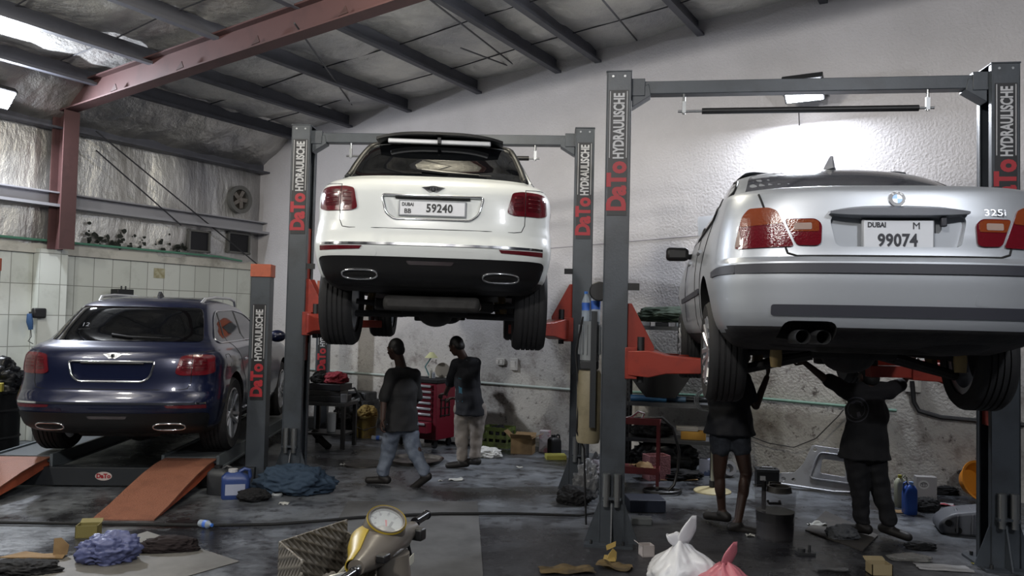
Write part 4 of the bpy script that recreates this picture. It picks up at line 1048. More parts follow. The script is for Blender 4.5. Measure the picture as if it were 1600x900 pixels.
M().prism(ellipse(-1.50, .12, .085, .045, 28), -.289, -.284, Matrix(((1, 0, 0, 0), (0, 0, 1, 0), (0, 1, 0, 0), (0, 0, 0, 1)))).obj('maker_sign', mat('sign_grey', '#b6a9a4', .5), cb)
text('DaTo', .062, REDP, frame((-1.50, -.291, .12), (1, 0, 0), (0, 0, 1)), cb, 'lettering', bold=.003)
DIA = mat('runway_plate', '#4f5356', .5, .3, bump=(70, .15)); RAMPM = mat('ramp_orange', '#7f5443', .5, dirt=('#623f31', 4, .5, .8), bump=(75, .6))
for xc in (-.63, -2.34):
    g = M(); g.box((xc, 1.95, .285), (.54, 4.35, .07)); r_ = g.obj('runway', DIA, F4, bevel=.004)
    for s in (-1, 1):
        g = M(); g.box((xc + s * .285, 1.95, .265), (.03, 4.4, .15)); g.box((xc + s * .305, 1.95, .20), (.025, 4.4, .02)); g.obj('runway_rail', mat('rail_grey', '#5b6266', .45, .3), r_)
    prof = [(-1.42, .012), (-1.15, .07), (-.8, .165), (-.5, .24), (-.25, .285), (-.05, .305), (.06, .310)]
    prof = [(y - .2, z) for y, z in prof]
    rings = [[Vector((xc + sx * .27 + .09 * (y + .2), y, z + dz)) for sx, dz in ((-1, 0), (1, 0), (1, -.012), (-1, -.012))] for y, z in prof]
    rp = M().loft(rings).obj('ramp', RAMPM, F4, ang=50)
    for s in (-1, 1):
        g = M(); g.prism([(y, max(z - .012, 0.0)) for y, z in prof] + [(prof[-1][0], .22), (-.65, .11), (-1.4, .0)], -.005, .005, frame((xc + s * .25, 0, 0), (.09, 1, 0), (0, 0, 1))); g.obj('ramp_side', ORANGE, rp)
# rods beside the runway near the post
# ================================================================ people
SKIN = mat('skin', '#36231b', .55, dirt=('#2c1c15', 9, .4, .8))
HAIR = mat('hair', '#0a0909', .6)
def remesh(g, name, m, parent, vox=.008, it=6, ang=180):
    me = bpy.data.meshes.new(name); g.bm.to_mesh(me); g.bm.free()
    for x in (m if isinstance(m, (list, tuple)) else [m]): me.materials.append(x)
    o = bpy.data.objects.new(name, me); COL.objects.link(o)
    r = o.modifiers.new('r', 'REMESH'); r.mode = 'VOXEL'; r.voxel_size = vox
    s = o.modifiers.new('s', 'SMOOTH'); s.iterations = it; s.factor = .5
    baked(o); o.data.shade_smooth(); o.parent = parent
    return o
def person(name, label, loc, J, cols, shirt_len=.0, sleeve=.75, shorts=False, face=(-1, 0), bulk=1.0, fold=1):
    """J: joints in metres, x right, y away, z up, relative to loc"""
    t = thing('person', label, 'person', loc)
    V = {k: Vector(v) for k, v in J.items() if isinstance(v, tuple)}
    fd = Vector((face[0], face[1], 0)).normalized(); sd = Vector((-fd.y, fd.x, 0))   # sd = person's left
    g = M(); b = bulk
    head = V['head']; yaw = math.atan2(fd.y, fd.x)
    tilt = J.get('tilt', 0)
    HM = Matrix.Translation(head) @ Matrix.Rotation(yaw, 4, 'Z') @ Matrix.Rotation(tilt, 4, 'Y')
    def hp(x, y, z): return HM @ Vector((x, y, z))
    er = (0, tilt, yaw)
    g.ell(head, (.092, .074, .105), er); g.ell(hp(.028, 0, -.055), (.066, .056, .065), er); g.ell(hp(.05, 0, -.085), (.035, .035, .03), er)
    g.caps(hp(.088, 0, .012), .008, hp(.106, 0, -.022), .013); g.ell(hp(.098, 0, -.026), (.012, .019, .009), er)           # nose
    g.ell(hp(.083, 0, -.056), (.012, .024, .006), er); g.ell(hp(.080, 0, -.067), (.012, .021, .007), er)                  # lips
    g.ell(hp(.078, 0, .03), (.018, .05, .011), er)                                                                    # brow
    for s in (-1, 1): g.ell(hp(-.008, s * .076, -.012), (.018, .010, .031), er); g.ell(hp(.07, s * .035, -.028), (.02, .02, .018), er)
    sh = (V['shl'] + V['shr']) / 2; hips = (V['hipl'] + V['hipr']) / 2
    g.caps(hp(-.02, 0, -.06), .055, sh + Vector((0, 0, .02)), .062)
    g.caps(V['shl'], .052 * b, V['shr'], .052 * b)
    ax = (V['shr'] - V['shl']).normalized(); ya = math.atan2(ax.y, ax.x)
    mid = sh.lerp(hips, .38); g.ell(mid, (.155 * b, .105 * b, .20), (0, 0, ya)); g.ell(sh.lerp(hips, .72), (.14 * b, .10 * b, .16), (0, 0, ya)); g.ell(hips, (.155 * b, .11 * b, .12), (0, 0, ya))
    for s in 'lr':
        g.caps(V['sh' + s], .052 * b, V['el' + s], .038); g.caps(V['el' + s], .037, V['wr' + s], .026)
        g.caps(V['hip' + s], .085 * b, V['kn' + s], .056); g.caps(V['kn' + s], .054, V['an' + s], .036)
        cm = V['kn' + s].lerp(V['an' + s], .30); bk = Vector((-fd.x, -fd.y, 0)) * .018; g.ell(cm + bk, (.05, .05, .12))
        # foot
        td = Vector(J.get('toe' + s, (fd.x, fd.y, 0))).normalized(); an = V['an' + s]
        hl = an + Vector((0, 0, -.055)) - td * .05; to = an + td * .16 + Vector((0, 0, -.065 - .02)); g.caps(hl, .034, to, .026); g.caps(an, .037, hl, .036)
        # hand: palm and five fingers
        w = V['wr' + s]; hd = Vector(J['hd' + s]).normalized(); pn = Vector(J['pn' + s]); pn = (pn - hd * pn.dot(hd)).normalized(); si = hd.cross(pn).normalized()
        thumb = J.get('th' + s, 1); curl = J.get('cu' + s, .5)
        c = w + hd * .055
        qm = Matrix((si, hd, pn)).transposed()
        r_ = bmesh.ops.create_uvsphere(g.bm, u_segments=14, v_segments=9, radius=1)['verts']
        for v in r_: v.co = c + qm @ Vector((v.co.x * .041, v.co.y * .052, v.co.z * .017))
        for k, (ox, ln) in enumerate(((-.030, .062), (-.010, .076), (.010, .080), (.030, .070))):
            p = w + hd * .092 + si * ox * (thumb if thumb else 1); d_ = hd; q = p
            for j in range(3):
                a = curl * (.45 + .4 * j); d_ = (hd * math.cos(curl * (.5 + .75 * j)) + pn * math.sin(curl * (.5 + .75 * j))).normalized()
                q2 = q + d_ * ln * (.44, .32, .24)[j]; g.caps(q, .0092 - .0008 * j, q2, .0086 - .0008 * j, 10); q = q2
        p = w + hd * .03 + si * .03 * thumb; q = p + (hd * .55 + si * .8 * thumb + pn * .25).normalized() * .045; g.caps(p, .013, q, .0105, 10); q2 = q + (hd * .9 + pn * .5).normalized() * .032; g.caps(q, .0105, q2, .009, 10)
    body = remesh(g, 'body', SKIN, t, .0065, 3)
    for s in (-1, 1): M().ell(hp(.084, s * .034, .008), (.010, .012, .009), er, 12).obj('eye', mat('eye_white', '#cfc9c2', .2), t)
    g = M(); g.ell(hp(-.016, 0, .022), (.092, .082, .098), er); g.ell(hp(-.045, 0, -.02), (.062, .075, .07), er); h = remesh(g, 'hair', HAIR, t, .008, 2)
    # shirt
    def wob(o, amp, sc, seed):
        co = [v.co.copy() for v in o.data.vertices]; no = [v.normal.copy() for v in o.data.vertices]; out = []
        for c_, n_ in zip(co, no): out.extend(c_ + n_ * (amp * noise.noise(c_ * sc + Vector((seed, 0, 0)))))
        o.data.vertices.foreach_set('co', out); o.data.update()
    g = M(); e = .016
    g.caps(V['shl'], .06 * b + e, V['shr'], .06 * b + e); g.ell(mid, (.165 * b + e, .118 * b + e, .21), (0, 0, ya)); g.ell(sh.lerp(hips, .75), (.155 * b + e, .115 * b + e, .2), (0, 0, ya))
    he = hips + Vector((0, 0, -.06 - shirt_len)); dn = (hips - sh).normalized()
    g.loft([[c_ + Vector((math.cos(a) * rx * math.cos(ya) - math.sin(a) * ry * math.sin(ya), math.cos(a) * rx * math.sin(ya) + math.sin(a) * ry * math.cos(ya), 0)) for a in [2 * PI * k / 24 for k in range(24)]]
            for c_, rx, ry in ((sh.lerp(hips, .5), .15 * b + e, .11 * b + e), (hips, .185 * b + e, .140 * b + e), (he, .20 * b + e, .155 * b + e))])
    g.caps(sh + Vector((0, 0, .0)), .075, sh.lerp(hp(0, 0, -.06), .35), .066)
    for s in 'lr':
        e_ = V['sh' + s].lerp(V['el' + s], sleeve); g.caps(V['sh' + s], .056 * b + e, e_, .048 + e); g.caps(sh + Vector((0, 0, .03)), .07, V['sh' + s], .058 * b + e)
    o = remesh(g, 'shirt', cols[0], t, .009, 5); wob(o, .014, 11, 1)
    # trousers
    g = M(); pe = .012; g.ell(hips + Vector((0, 0, -.01)), (.168 * b, .124 * b, .12), (0, 0, ya))
    for s in 'lr':
        if shorts:
            g.caps(V['hip' + s], .10 * b, V['hip' + s].lerp(V['kn' + s], .42), .098)
        else:
            g.caps(V['hip' + s], .108 * b, V['kn' + s], .086); g.caps(V['kn' + s], .084, V['an' + s] + Vector((0, 0, .02)), .066)
            for k in range(3): g.ell(V['an' + s] + Vector((0, 0, .01 + .03 * k)), (.068 - .003 * k, .07, .018), (.2 * (-1) ** k, .1, 0))
    o = remesh(g, 'shorts' if shorts else 'trousers', cols[1], t, .009, 4); wob(o, .014, 14, 5)
    for s in 'lr':
        td = Vector(J.get('toe' + s, (fd.x, fd.y, 0))).normalized(); an = V['an' + s]
        g = M(); hl = an + Vector((0, 0, -.055)) - td * .055; to = an + td * .17 + Vector((0, 0, -.085)); g.caps(hl, .045, to, .038); g.caps(an + Vector((0, 0, -.03)), .048, hl, .046)
        so = an + Vector((0, 0, -.11)) 
        remesh(g, 'shoe', cols[2], t, .008, 3)
    return t
def mkj(loc, px, unused=0):
    """pixels -> local joints: px = {name: (x, y, depth offset)}"""
    out = {}
    for k, v in px.items():
        p = D(v[0], v[1], loc[1] + v[2]) - Vector(loc); out[k] = tuple(p)
    return out
# walking man
lc = Vector((-1.23, 8.90, 0))
J = mkj(lc, dict(head=(618, 545, 0), shl=(612, 586, -.10), shr=(646, 585, .08), ell=(600, 623, -.16), elr=(652, 622, .16), wrl=(598, 655, -.20), wrr=(640, 645, .30),
    hipl=(616, 663, -.05), hipr=(638, 663, .05), knl=(607, 704, .04), knr=(646, 703, -.02), anl=(598, 741, .02), anr=(663, 740, -.10)), 0)
J.update(hdl=(-.15, -.1, -1), hdr=(-.5, .5, -.6), pnl=(1, .3, 0), pnr=(-.3, .3, 1), cul=.9, cur=.9, thl=1, thr=-1, toel=(-1, .25, 0.05), toer=(-.8, .3, -.55), tilt=.25)
SH1 = mat('shirt_charcoal', '#141416', .85); JN = mat('jeans_faded', '#454d5b', .85, dirt=('#6d7480', 6, .4, .75)); SHOE = mat('shoe_dark', '#161312', .6)
W1 = person('walking', 'person in black shirt and faded jeans walking left beneath the white car', lc, J, (SH1, JN, SHOE), face=(-.85, .5), sleeve=.95)
# bag in his hand is left out: dark work glove shape belongs to the sleeve shadow
lc = Vector((-.50, 9.93, 0))
J = mkj(lc, dict(head=(713, 540, 0), shl=(713, 570, .14), shr=(742, 568, -.10), ell=(703, 600, .26), elr=(742, 605, -.05), wrl=(696, 615, .42), wrr=(712, 622, .20),
    hipl=(723, 640, .05), hipr=(747, 640, -.04), knl=(722, 682, .05), knr=(744, 682, -.02), anl=(722, 717, .04), anr=(742, 713, -.04)), 0)
J.update(hdl=(-.6, .8, -.2), hdr=(-.8, .5, -.1), pnl=(0, 0, -1), pnr=(0, 0, -1), cul=.8, cur=.8, thl=-1, thr=1, toel=(-1, .0, 0), toer=(-.6, .6, 0), tilt=.45)
KH = mat('trousers_khaki', '#7d7670', .85, dirt=('#5f5953', 6, .45, .8)); SH2 = mat('shirt_navy', '#101219', .85)
W2 = person('standing', 'person in dark navy shirt and pale grey trousers bending over the red tool chest', lc, J, (SH2, KH, SHOE), face=(-.85, .5), sleeve=.95, bulk=1.05)
# teal panel on the side of his shirt and small print
TEAL = mat('teal_panel', '#2b5a6b', .8)
# man with both arms raised
lc = Vector((3.30, 7.18, 0))
J = mkj(lc, dict(head=(1357, 586, 0), shl=(1327, 613, 0), shr=(1387, 611, 0), ell=(1288, 591, .0), elr=(1409, 600, .02), wrl=(1259, 568, .05), wrr=(1424, 573, .05),
    hipl=(1337, 705, 0), hipr=(1364, 705, 0), knl=(1343, 762, .02), knr=(1375, 760, .0), anl=(1347, 815, .03), anr=(1389, 817, -.05)), 0)
J.update(hdl=(-.8, .1, .6), hdr=(.1, 0, 1), pnl=(.3, .9, .2), pnr=(0, .9, .2), cul=.35, cur=.9, thl=1, thr=-1, toel=(-.5, .8, 0), toer=(.55, -.75, 0), tilt=-.15)
SH3 = mat('shirt_black', '#0f0f12', .85); TR3 = mat('trousers_black', '#131316', .85)
W3 = person('reaching', 'person in black shirt with round back print, both arms raised under silver car', lc, J, (SH3, TR3, SHOE), face=(-.25, .95), sleeve=.8, bulk=1.08)
# man working at the rear wheel
lc = Vector((2.12, 7.45, 0))
J = mkj(lc, dict(head=(1158, 556, -.05), shl=(1120, 592, .0), shr=(1160, 594, -.03), ell=(1112, 630, .10), elr=(1181, 634, -.08), wrl=(1128, 596, .28), wrr=(1198, 590, -.02),
    hipl=(1128, 668, 0), hipr=(1152, 668, 0), knl=(1124, 742, .02), knr=(1166, 740, -.05), anl=(1128, 797, .05), anr=(1153, 815, -.15)), 0)
J.update(hdl=(.3, .5, .8), hdr=(.25, 0, 1), pnl=(.3, -.9, 0), pnr=(-.9, .3, 0), cul=.8, cur=1.1, thl=1, thr=-1, toel=(-.5, .6, 0), toer=(.8, -.2, 0), tilt=-.3)
SH4 = mat('shirt_dark_blue', '#14161d', .85); SHT = mat('shorts_denim', '#23272f', .9, dirt=('#3c414a', 8, .5, .75))
W4 = person('working', 'person in dark shirt and denim shorts working behind the silver car rear wheel', lc, J, (SH4, SHT, SHOE), face=(.3, .9), sleeve=.7, shorts=True, bulk=1.12)
def onback(px, py, pts, th, name, m, host, off=.006):
    pass
def shirtpatch(P_, outline, name, m):
    """project an outline given in photo pixels on to the shirt of a person"""
    sh = [c for c in P_.children if c.name.startswith('shirt')][0]; bm = bmesh.new(); bm.from_mesh(sh.data); bv = BVHTree.FromBMesh(bm); bm.free()
    o = Vector(P_.location); b2 = bmesh.new(); vs = []
    def hit(x, y):
        d = ray(x, y).normalized(); h = bv.ray_cast(EYE - o, d)
        if h[0] is None: h = bv.find_nearest(EYE - o + d * (o - EYE).length)
        return h[0] - d * .004
    fs = []
    for poly in outline: b2.faces.new([b2.verts.new(hit(*p)) for p in poly])
    bmesh.ops.triangulate(b2, faces=b2.faces[:])
    me = bpy.data.meshes.new(name); b2.to_mesh(me); b2.free(); return mk(name, me, m, sh)
def ringq(cx, cy, r0, r1, n=32):
    return [[(cx + r * math.cos(a), cy + r * math.sin(a)) for r, a in ((r0, a0), (r1, a0), (r1, a1), (r0, a1))] for a0, a1 in [(2 * PI * k / n, 2 * PI * (k + 1) / n) for k in range(n)]]
PRT = mat('faded_print', '#3a3a40', .85)
shirtpatch(W3, ringq(1338, 640, 18, 20) + ringq(1338, 640, 13, 14) + [[(1330, 630), (1336, 628), (1346, 650), (1340, 652)], [(1346, 630), (1349, 633), (1331, 652), (1328, 649)]], 'back_print', PRT)
shirtpatch(W2, [[(716, 590), (721, 592), (722, 612), (717, 612)], [(717, 612), (722, 612), (723, 628), (715, 628)]], 'side_panel', TEAL)
shirtpatch(W2, [[(729, 562), (747, 564), (747, 565.5), (729, 563.5)], [(735, 556), (741, 557), (741, 559), (735, 558)]], 'back_print', mat('grey_print', '#6c7076', .8))
# ================================================================ loose things
CARD = mat('cardboard', '#7d6647', .85, dirt=('#6b5539', 8, .4, .7)); CARDD = mat('cardboard_inside', '#5e4b33', .85)
def fl(x, y): p = G(x, y); return Vector((p.x, p.y, 0.0))
def crumple(name, label, cat, m, loc, rad, rz=0, amp=.34, freq=2.3, seed=0, group=None, sub=5):
    o = blob(name, m, loc, rad, amp, freq, sub, seed, rz=rz, ang=180); return tag(o, label, cat, group)
def carton(name, label, loc, sx, sy, sz, rz, m=None, openflaps=(1, 1, 1, 1), ang=.6, group=None, cat='box'):
    t = thing(name, label, cat, loc, rz, group); m = m or CARD; th = .006; g = M()
    g.box((0, 0, th / 2), (sx, sy, th))
    for s in (-1, 1): g.box((s * (sx / 2 - th / 2), 0, sz / 2), (th, sy, sz)); g.box((0, s * (sy / 2 - th / 2), sz / 2), (sx, th, sz))
    g.obj('box_walls', m, t)
    for k, (on, dx, dy, ln, wd) in enumerate(zip(openflaps, (1, -1, 0, 0), (0, 0, 1, -1), (sx * .45,) * 2 + (sy * .45,) * 2, (sy,) * 2 + (sx,) * 2)):
        if not on: continue
        a = ang * (1 if k % 2 else .7); d = Vector((dx, dy, 0)); n = Vector((-dy, dx, 0)); o = d * (sx / 2 if dx else sy / 2) + Vector((0, 0, sz)); e = d * math.cos(a) + Vector((0, 0, math.sin(a)))
        up = n.cross(e).normalized() * .005; g = M()
        g.loft([[o + n * s * wd / 2 + up * k2 for s, k2 in ((-1, 0), (1, 0), (1, 1), (-1, 1))], [o + e * ln + n * s * wd / 2 * .97 + up * k2 for s, k2 in ((-1, 0), (1, 0), (1, 1), (-1, 1))]]); g.obj('flap', m, t)
    return t
def cbox(name, label, cat, loc, s, rz, m, group=None, bevel=.006):
    o = M().box((0, 0, s[2] / 2), s).obj(name, m, None, bevel=bevel); return tag(o, label, cat, group, loc, rz)
def sheet(name, label, cat, poly, m, th=.004, z=.002):
    P_ = [fl(*p) for p in poly]; c = sum(P_, Vector()) / len(P_)
    o = M().prism([(p.x - c.x, p.y - c.y) for p in P_], 0, th).obj(name, m); return tag(o, label, cat, None, (c.x, c.y, z))
def crsheet(name, label, cat, loc, sx, sy, m, seed=0, amp=.03, rz=0, th=.004, bend=0):
    """a crumpled or bent sheet lying on the floor"""
    g = M(); n = 16; top = []
    for i in range(n + 1):
        row = []
        for j in range(n + 1):
            x = (i / n - .5) * sx; y = (j / n - .5) * sy; d = Vector((i / n * 3, j / n * 3, seed * 5.1))
            x += .06 * sx * noise.noise(d * .8); y += .06 * sy * noise.noise(d * .8 + Vector((9, 0, 0)))
            row.append(Vector((x, y, .003 + amp * max(0, noise.noise(d) + .25) + bend * (abs(i / n - .5) * 2) ** 3)))
        top.append(row)
    a = [[g.bm.verts.new(p + Vector((0, 0, th))) for p in r] for r in top]; b = [[g.bm.verts.new(p) for p in r] for r in top]
    for i in range(n):
        for j in range(n):
            g.bm.faces.new((a[i][j], a[i + 1][j], a[i + 1][j + 1], a[i][j + 1])); g.bm.faces.new((b[i][j], b[i][j + 1], b[i + 1][j + 1], b[i + 1][j]))
    for k in range(n):
        g.bm.faces.new((a[k][0], b[k][0], b[k + 1][0], a[k + 1][0])); g.bm.faces.new((a[k][n], a[k + 1][n], b[k + 1][n], b[k][n])); g.bm.faces.new((a[0][k], a[0][k + 1], b[0][k + 1], b[0][k])); g.bm.faces.new((a[n][k], b[n][k], b[n][k + 1], a[n][k + 1]))
    o = g.obj(name, m, ang=50); return tag(o, label, cat, None, loc, rz)
def jug(name, label, loc, w, d, h, m, capm, rz=0, lean=0, labelm=None, cat='jug', group=None):
    t = thing(name, label, cat, loc, rz, group); rings = []
    for z, k in ((0, .93), (.015, 1), (h * .62, 1), (h * .74, .93), (h * .84, .62), (h * .88, .40)):
        off = -.10 * w * max(0, (z / h - .6)) * 3
        rings.append([Vector((x * k * w / 2 + off, y * k * d / 2, z)) for x, y in rpoly([(-1, -1), (1, -1), (1, 1), (-1, 1)], .4, 4)])
    M().loft(rings).obj('jug_body', m, t, ang=50)
    M().lathe([(0, h * .87), (w * .17, h * .87), (w * .17, h * .97), (0, h * .97)], 18, Matrix.Translation((-.12 * w, 0, 0))).obj('cap', capm, t)
    M().tube([(w * .10, 0, h * .86), (w * .30, 0, h * .97), (w * .46, 0, h * .92), (w * .50, 0, h * .72), (w * .44, 0, h * .60)], w * .07, 8).obj('handle', m, t)
    if labelm: M().box((0, -d / 2 - .001, h * .33), (w * .7, .003, h * .36)).obj('label', labelm, t)
    return t
# ---- floor sheets, hose
(sheet('floor_sheet', 'grey steel sheet lying on the floor at lower left under the rags', 'metal sheet', [(230, 831), (374, 878), (280, 905), (40, 905), (58, 886)], mat('dusty_sheet', '#6a6864', .6, .2, dirt=('#55534f', 2.5, .4, .7))))
sheet('floor_sheet', 'grey steel sheet lying on the floor behind the scooter', 'metal sheet', [(544, 784), (746, 784), (756, 915), (470, 915)], mat('grey_sheet', '#5c5c5c', .6, .2, dirt=('#474747', 2.5, .4, .7)))
hp_ = [fl(x, y) + Vector((0, 0, .022)) for x, y in ((-40, 820), (120, 822), (330, 825), (430, 823), (500, 818), (560, 812), (690, 806), (800, 806), (905, 809), (960, 800))]
tag(M().tube([hp_[0]] + [hp_[i].lerp(hp_[i + 1], k / 5) for i in range(len(hp_) - 1) for k in range(1, 6)], .014, 8).obj('air_hose', MATTE), 'long black hose lying across the whole floor behind the scooter', 'hose')
# ---- left edge
p = Vector((-6.25, 9.6, 0)); t = thing('drum', 'dark open drum beside the left of the blue car', 'drum', p)
M().lathe([(0, 0), (.36, 0), (.37, .02), (.36, .3), (.375, .32), (.36, .34), (.36, .62), (.375, .64), (.36, .66), (.36, .86), (.375, .88), (.35, .88), (.35, .5), (0, .5)], 36).obj('drum_body', mat('drum_black', '#101113', .6), t)
crumple('trash_bag', 'crumpled black rubbish bag on top of the dark drum', 'bag', mat('black_bag', '#17181a', .35), (p.x, p.y, .76), (.36, .34, .30), seed=4, freq=3)
crumple('plastic_bag', 'white plastic bag stuffed in front of the black rubbish bag', 'bag', mat('white_bag_dull', '#a5a7a8', .5), (p.x + .13, p.y - .36, .80), (.12, .07, .11), seed=6)
cbox('yellow_packet', 'yellow packet lying at the rim of the dark drum', 'packet', (p.x + .30, p.y - .30, .885), (.15, .08, .10), .3, mat('yellow_packet', '#a59a3e', .6))
q = LP(57, 497, .20); t = thing('hand_tool', 'blue and black corded hand tool hanging on the tiled wall', 'tool', q, -BYAW)
M().box((0, .03, .07), (.08, .18, .14)).obj('holder', BLACK, t, bevel=.02)
M().tube([(.0, -.10, .06), (0, -.09, -.05), (0, -.07, -.16)], [.03, .045, .03], 10).obj('grip', mat('blue_grip', '#2f4f78', .5), t)
M().tube([(0, -.07, -.16), (0, -.06, -.26), (0, -.10, -.32), (0, -.03, -.36)], .006, 5).obj('cord', BLACK, t)
M().box((-.10, .0, .07), (.14, .03, .03)).obj('wall_hook', STEELD, t)
q = LP(249, 427, .006); o = M().box((0, 0, 0), (.004, .20, .16)).obj('paper_note', mat('old_paper', '#8d8768', .8, dirt=('#a8a48c', 14, .4, .6))); tag(o, 'small yellowed paper stuck on the white tiles above the blue car', 'paper', None, q, -BYAW)
q = LP(191, 457, .22); t = thing('control_box', 'small black box with two short antennas on the tiled wall', 'box', q, -BYAW)
M().box((0, 0, 0), (.18, .27, .10)).obj('case', BLACK, t, bevel=.01)
for y in (-.03, .04): M().cyl((.02, y, .05), (.02, y, .10), .012).obj('antenna', STEELD, t)
M().box((-.14, 0, -.02), (.14, .06, .04)).obj('wall_arm', STEELD, t)
# ---- foreground left
carton('carton', 'small olive cardboard box beside the foot of the orange ramp', fl(138, 838), .17, .12, .10, .2, mat('olive_card', '#6a6237', .8), (0, 0, 1, 0))
t = thing('torn_cardboard', 'torn brown cardboard piece with upright flap at lower left', 'cardboard', fl(52, 872))
g = M(); g.prism([(-.22, -.06), (.24, -.04), (.20, .09), (.05, .05), (-.12, .10)], .012, .02); g.obj('base', CARD, t)
g = M(); g.prism([(0, 0), (.10, 0), (.11, .07), (.05, .125), (.0, .12)], 0, .005, frame((.13, .03, .018), (1, .15, 0), (0, .1, 1))); g.obj('flap', CARD, t)
crumple('oily_rag', 'black oily rag at the lower left corner below the torn cardboard', 'rag', mat('oily_cloth', '#121214', .9), fl(40, 893), (.22, .12, .05), seed=12)
crumple('glove_bundle', 'crumpled violet blue plastic bag on the lower left sheet', 'bag', mat('violet_plastic', '#4a5074', .45), fl(170, 878), (.20, .13, .13), seed=2, amp=.38, freq=2.6, rz=.3)
o = crumple('dark_rag', 'twisted dark brown rag right of the violet blue bag', 'rag', mat('brown_cloth', '#1b1314', .95), fl(262, 862), (.22, .075, .07), seed=21, amp=.35, freq=1.8, rz=.18)
o = pet(fl(316, 824) + Vector((-.02, 0, .036)), .14, .034, 'small clear water bottle lying on the floor behind the black hose', rot=(R(90), 0, R(65)))
# ---- around the four post column
jug('oil_jug', 'blue plastic jug with white label at foot of the grey corner post', fl(368, 778), .27, .17, .30, mat('jug_blue', '#26396a', .4), WHITE, rz=.25, labelm=mat('pale_label', '#8e93a5', .5))
jug('oil_jug', 'dark grey plastic jug left of the blue jug', fl(344, 772), .24, .16, .30, mat('jug_grey', '#2c2e31', .5), BLACK, rz=-.2)
crumple('oily_rag', 'black rag between the blue jug and the blue cloth', 'rag', mat('oily_cloth', '#121214', .9), fl(396, 782), (.15, .11, .07), seed=31)
crumple('blue_cloth', 'heap of grey blue cloth at the foot of the left hoist column', 'cloth', mat('blue_cloth', '#2a3a4b', .85), fl(458, 770), (.36, .20, .17), seed=8, amp=.40, freq=2.3)
crsheet('blue_cloth', 'trailing end of grey blue cloth spread on the floor', 'cloth', fl(492, 768), .34, .22, mat('blue_cloth', '#2a3a4b', .85), 3, .05, .2)
o = M().lathe([(.045, 0), (.055, .02), (.045, .04), (.035, .02)], 20, closed=True).obj('tape_roll', mat('dull_tape', '#85898c', .5)); tag(o, 'small grey tape roll in front of the blue cloth', 'tape', None, fl(433, 776) + Vector((0, 0, 0)))
crsheet('wrapper', 'orange wrapper beside the foot of the left hoist column', 'wrapper', fl(487, 742), .12, .10, mat('wrapper_red', '#93392c', .6), 9, .07)
for k, (x, y, s) in enumerate(((444, 788, .09), (535, 727, .06), (712, 750, .16), (688, 752, .05), (812, 731, .08), (1172, 838, .07))):
    crsheet('litter', ['pale scrap of paper before the blue cloth', 'tiny white scrap left of the walking worker', 'white paper scrap behind the walking worker heel', 'tiny white scrap just right of the walking worker shoe', 'small grey scrap on the bare floor right of centre', 'tiny pale scrap right of the white rubbish bag'][k], 'litter', fl(x, y), s, s * .8, mat('paper_scrap', '#a5a5a0', .8), k, .02)
# ---- steel trolley table behind the left column
t = thing('steel_table', 'black steel work stand behind the left hoist column', 'table', fl(515, 698), R(-12))
g = M(); g.box((0, 0, .62), (.62, .46, .05)); g.obj('table_top', STEELD, t, bevel=.004)
g = M(); g.box((0, 0, .20), (.56, .42, .03)); g.obj('shelf', STEELD, t)
for x, y in ((-.28, -.2), (.28, -.2), (-.28, .2), (.28, .2)): M().box((x, y, .31), (.05, .05, .60)).obj('leg', BLACK, t)
g = M(); g.tube([(-.2, -.1, .22), (-.05, -.15, .1), (.08, -.2, .03)], .05, 8); g.obj('foot_jack', MATTE, t)
tp = Matrix.Translation(fl(515, 698)) @ Matrix.Rotation(R(-12), 4, 'Z')
cbox('tool_case', 'lowest flat black case on the black steel stand', 'case', tp @ Vector((-.03, 0, .646)), (.52, .36, .085), R(-14), mat('case_a', '#15161a', .5), 'cases on the steel stand')
cbox('tool_case', 'middle flat black case in stack on the black steel stand', 'case', tp @ Vector((-.05, 0, .732)), (.48, .34, .07), R(-8), mat('case_b', '#0f0f12', .5), 'cases on the steel stand')
cbox('tool_case', 'topmost wide black case in stack under the red cloth', 'case', tp @ Vector((-.02, .01, .803)), (.50, .34, .09), R(-17), mat('case_c', '#18181b', .4), 'cases on the steel stand')
crumple('red_cloth', 'red cloth lying on the stacked black cases', 'cloth', mat('red_cloth', '#741c28', .8), tp @ Vector((.06, 0, .895)), (.17, .13, .10), seed=14)
crumple('dark_cloth', 'black cloth left of the red cloth on the cases', 'cloth', mat('oily_cloth', '#121214', .9), tp @ Vector((-.16, 0, .895)), (.13, .13, .10), seed=15)
cbox('grease_tin', 'small grey tin on the corner of the black steel stand', 'tin', tp @ Vector((.265, -.16, .646)), (.08, .08, .12), 0, mat('tin_grey', '#55565a', .4))
cbox('spare_part', 'pale metal part on the lower shelf of the black steel stand', 'part', tp @ Vector((.02, 0, .216)), (.12, .16, .26), .2, mat('pale_metal', '#85898e', .4, .4))
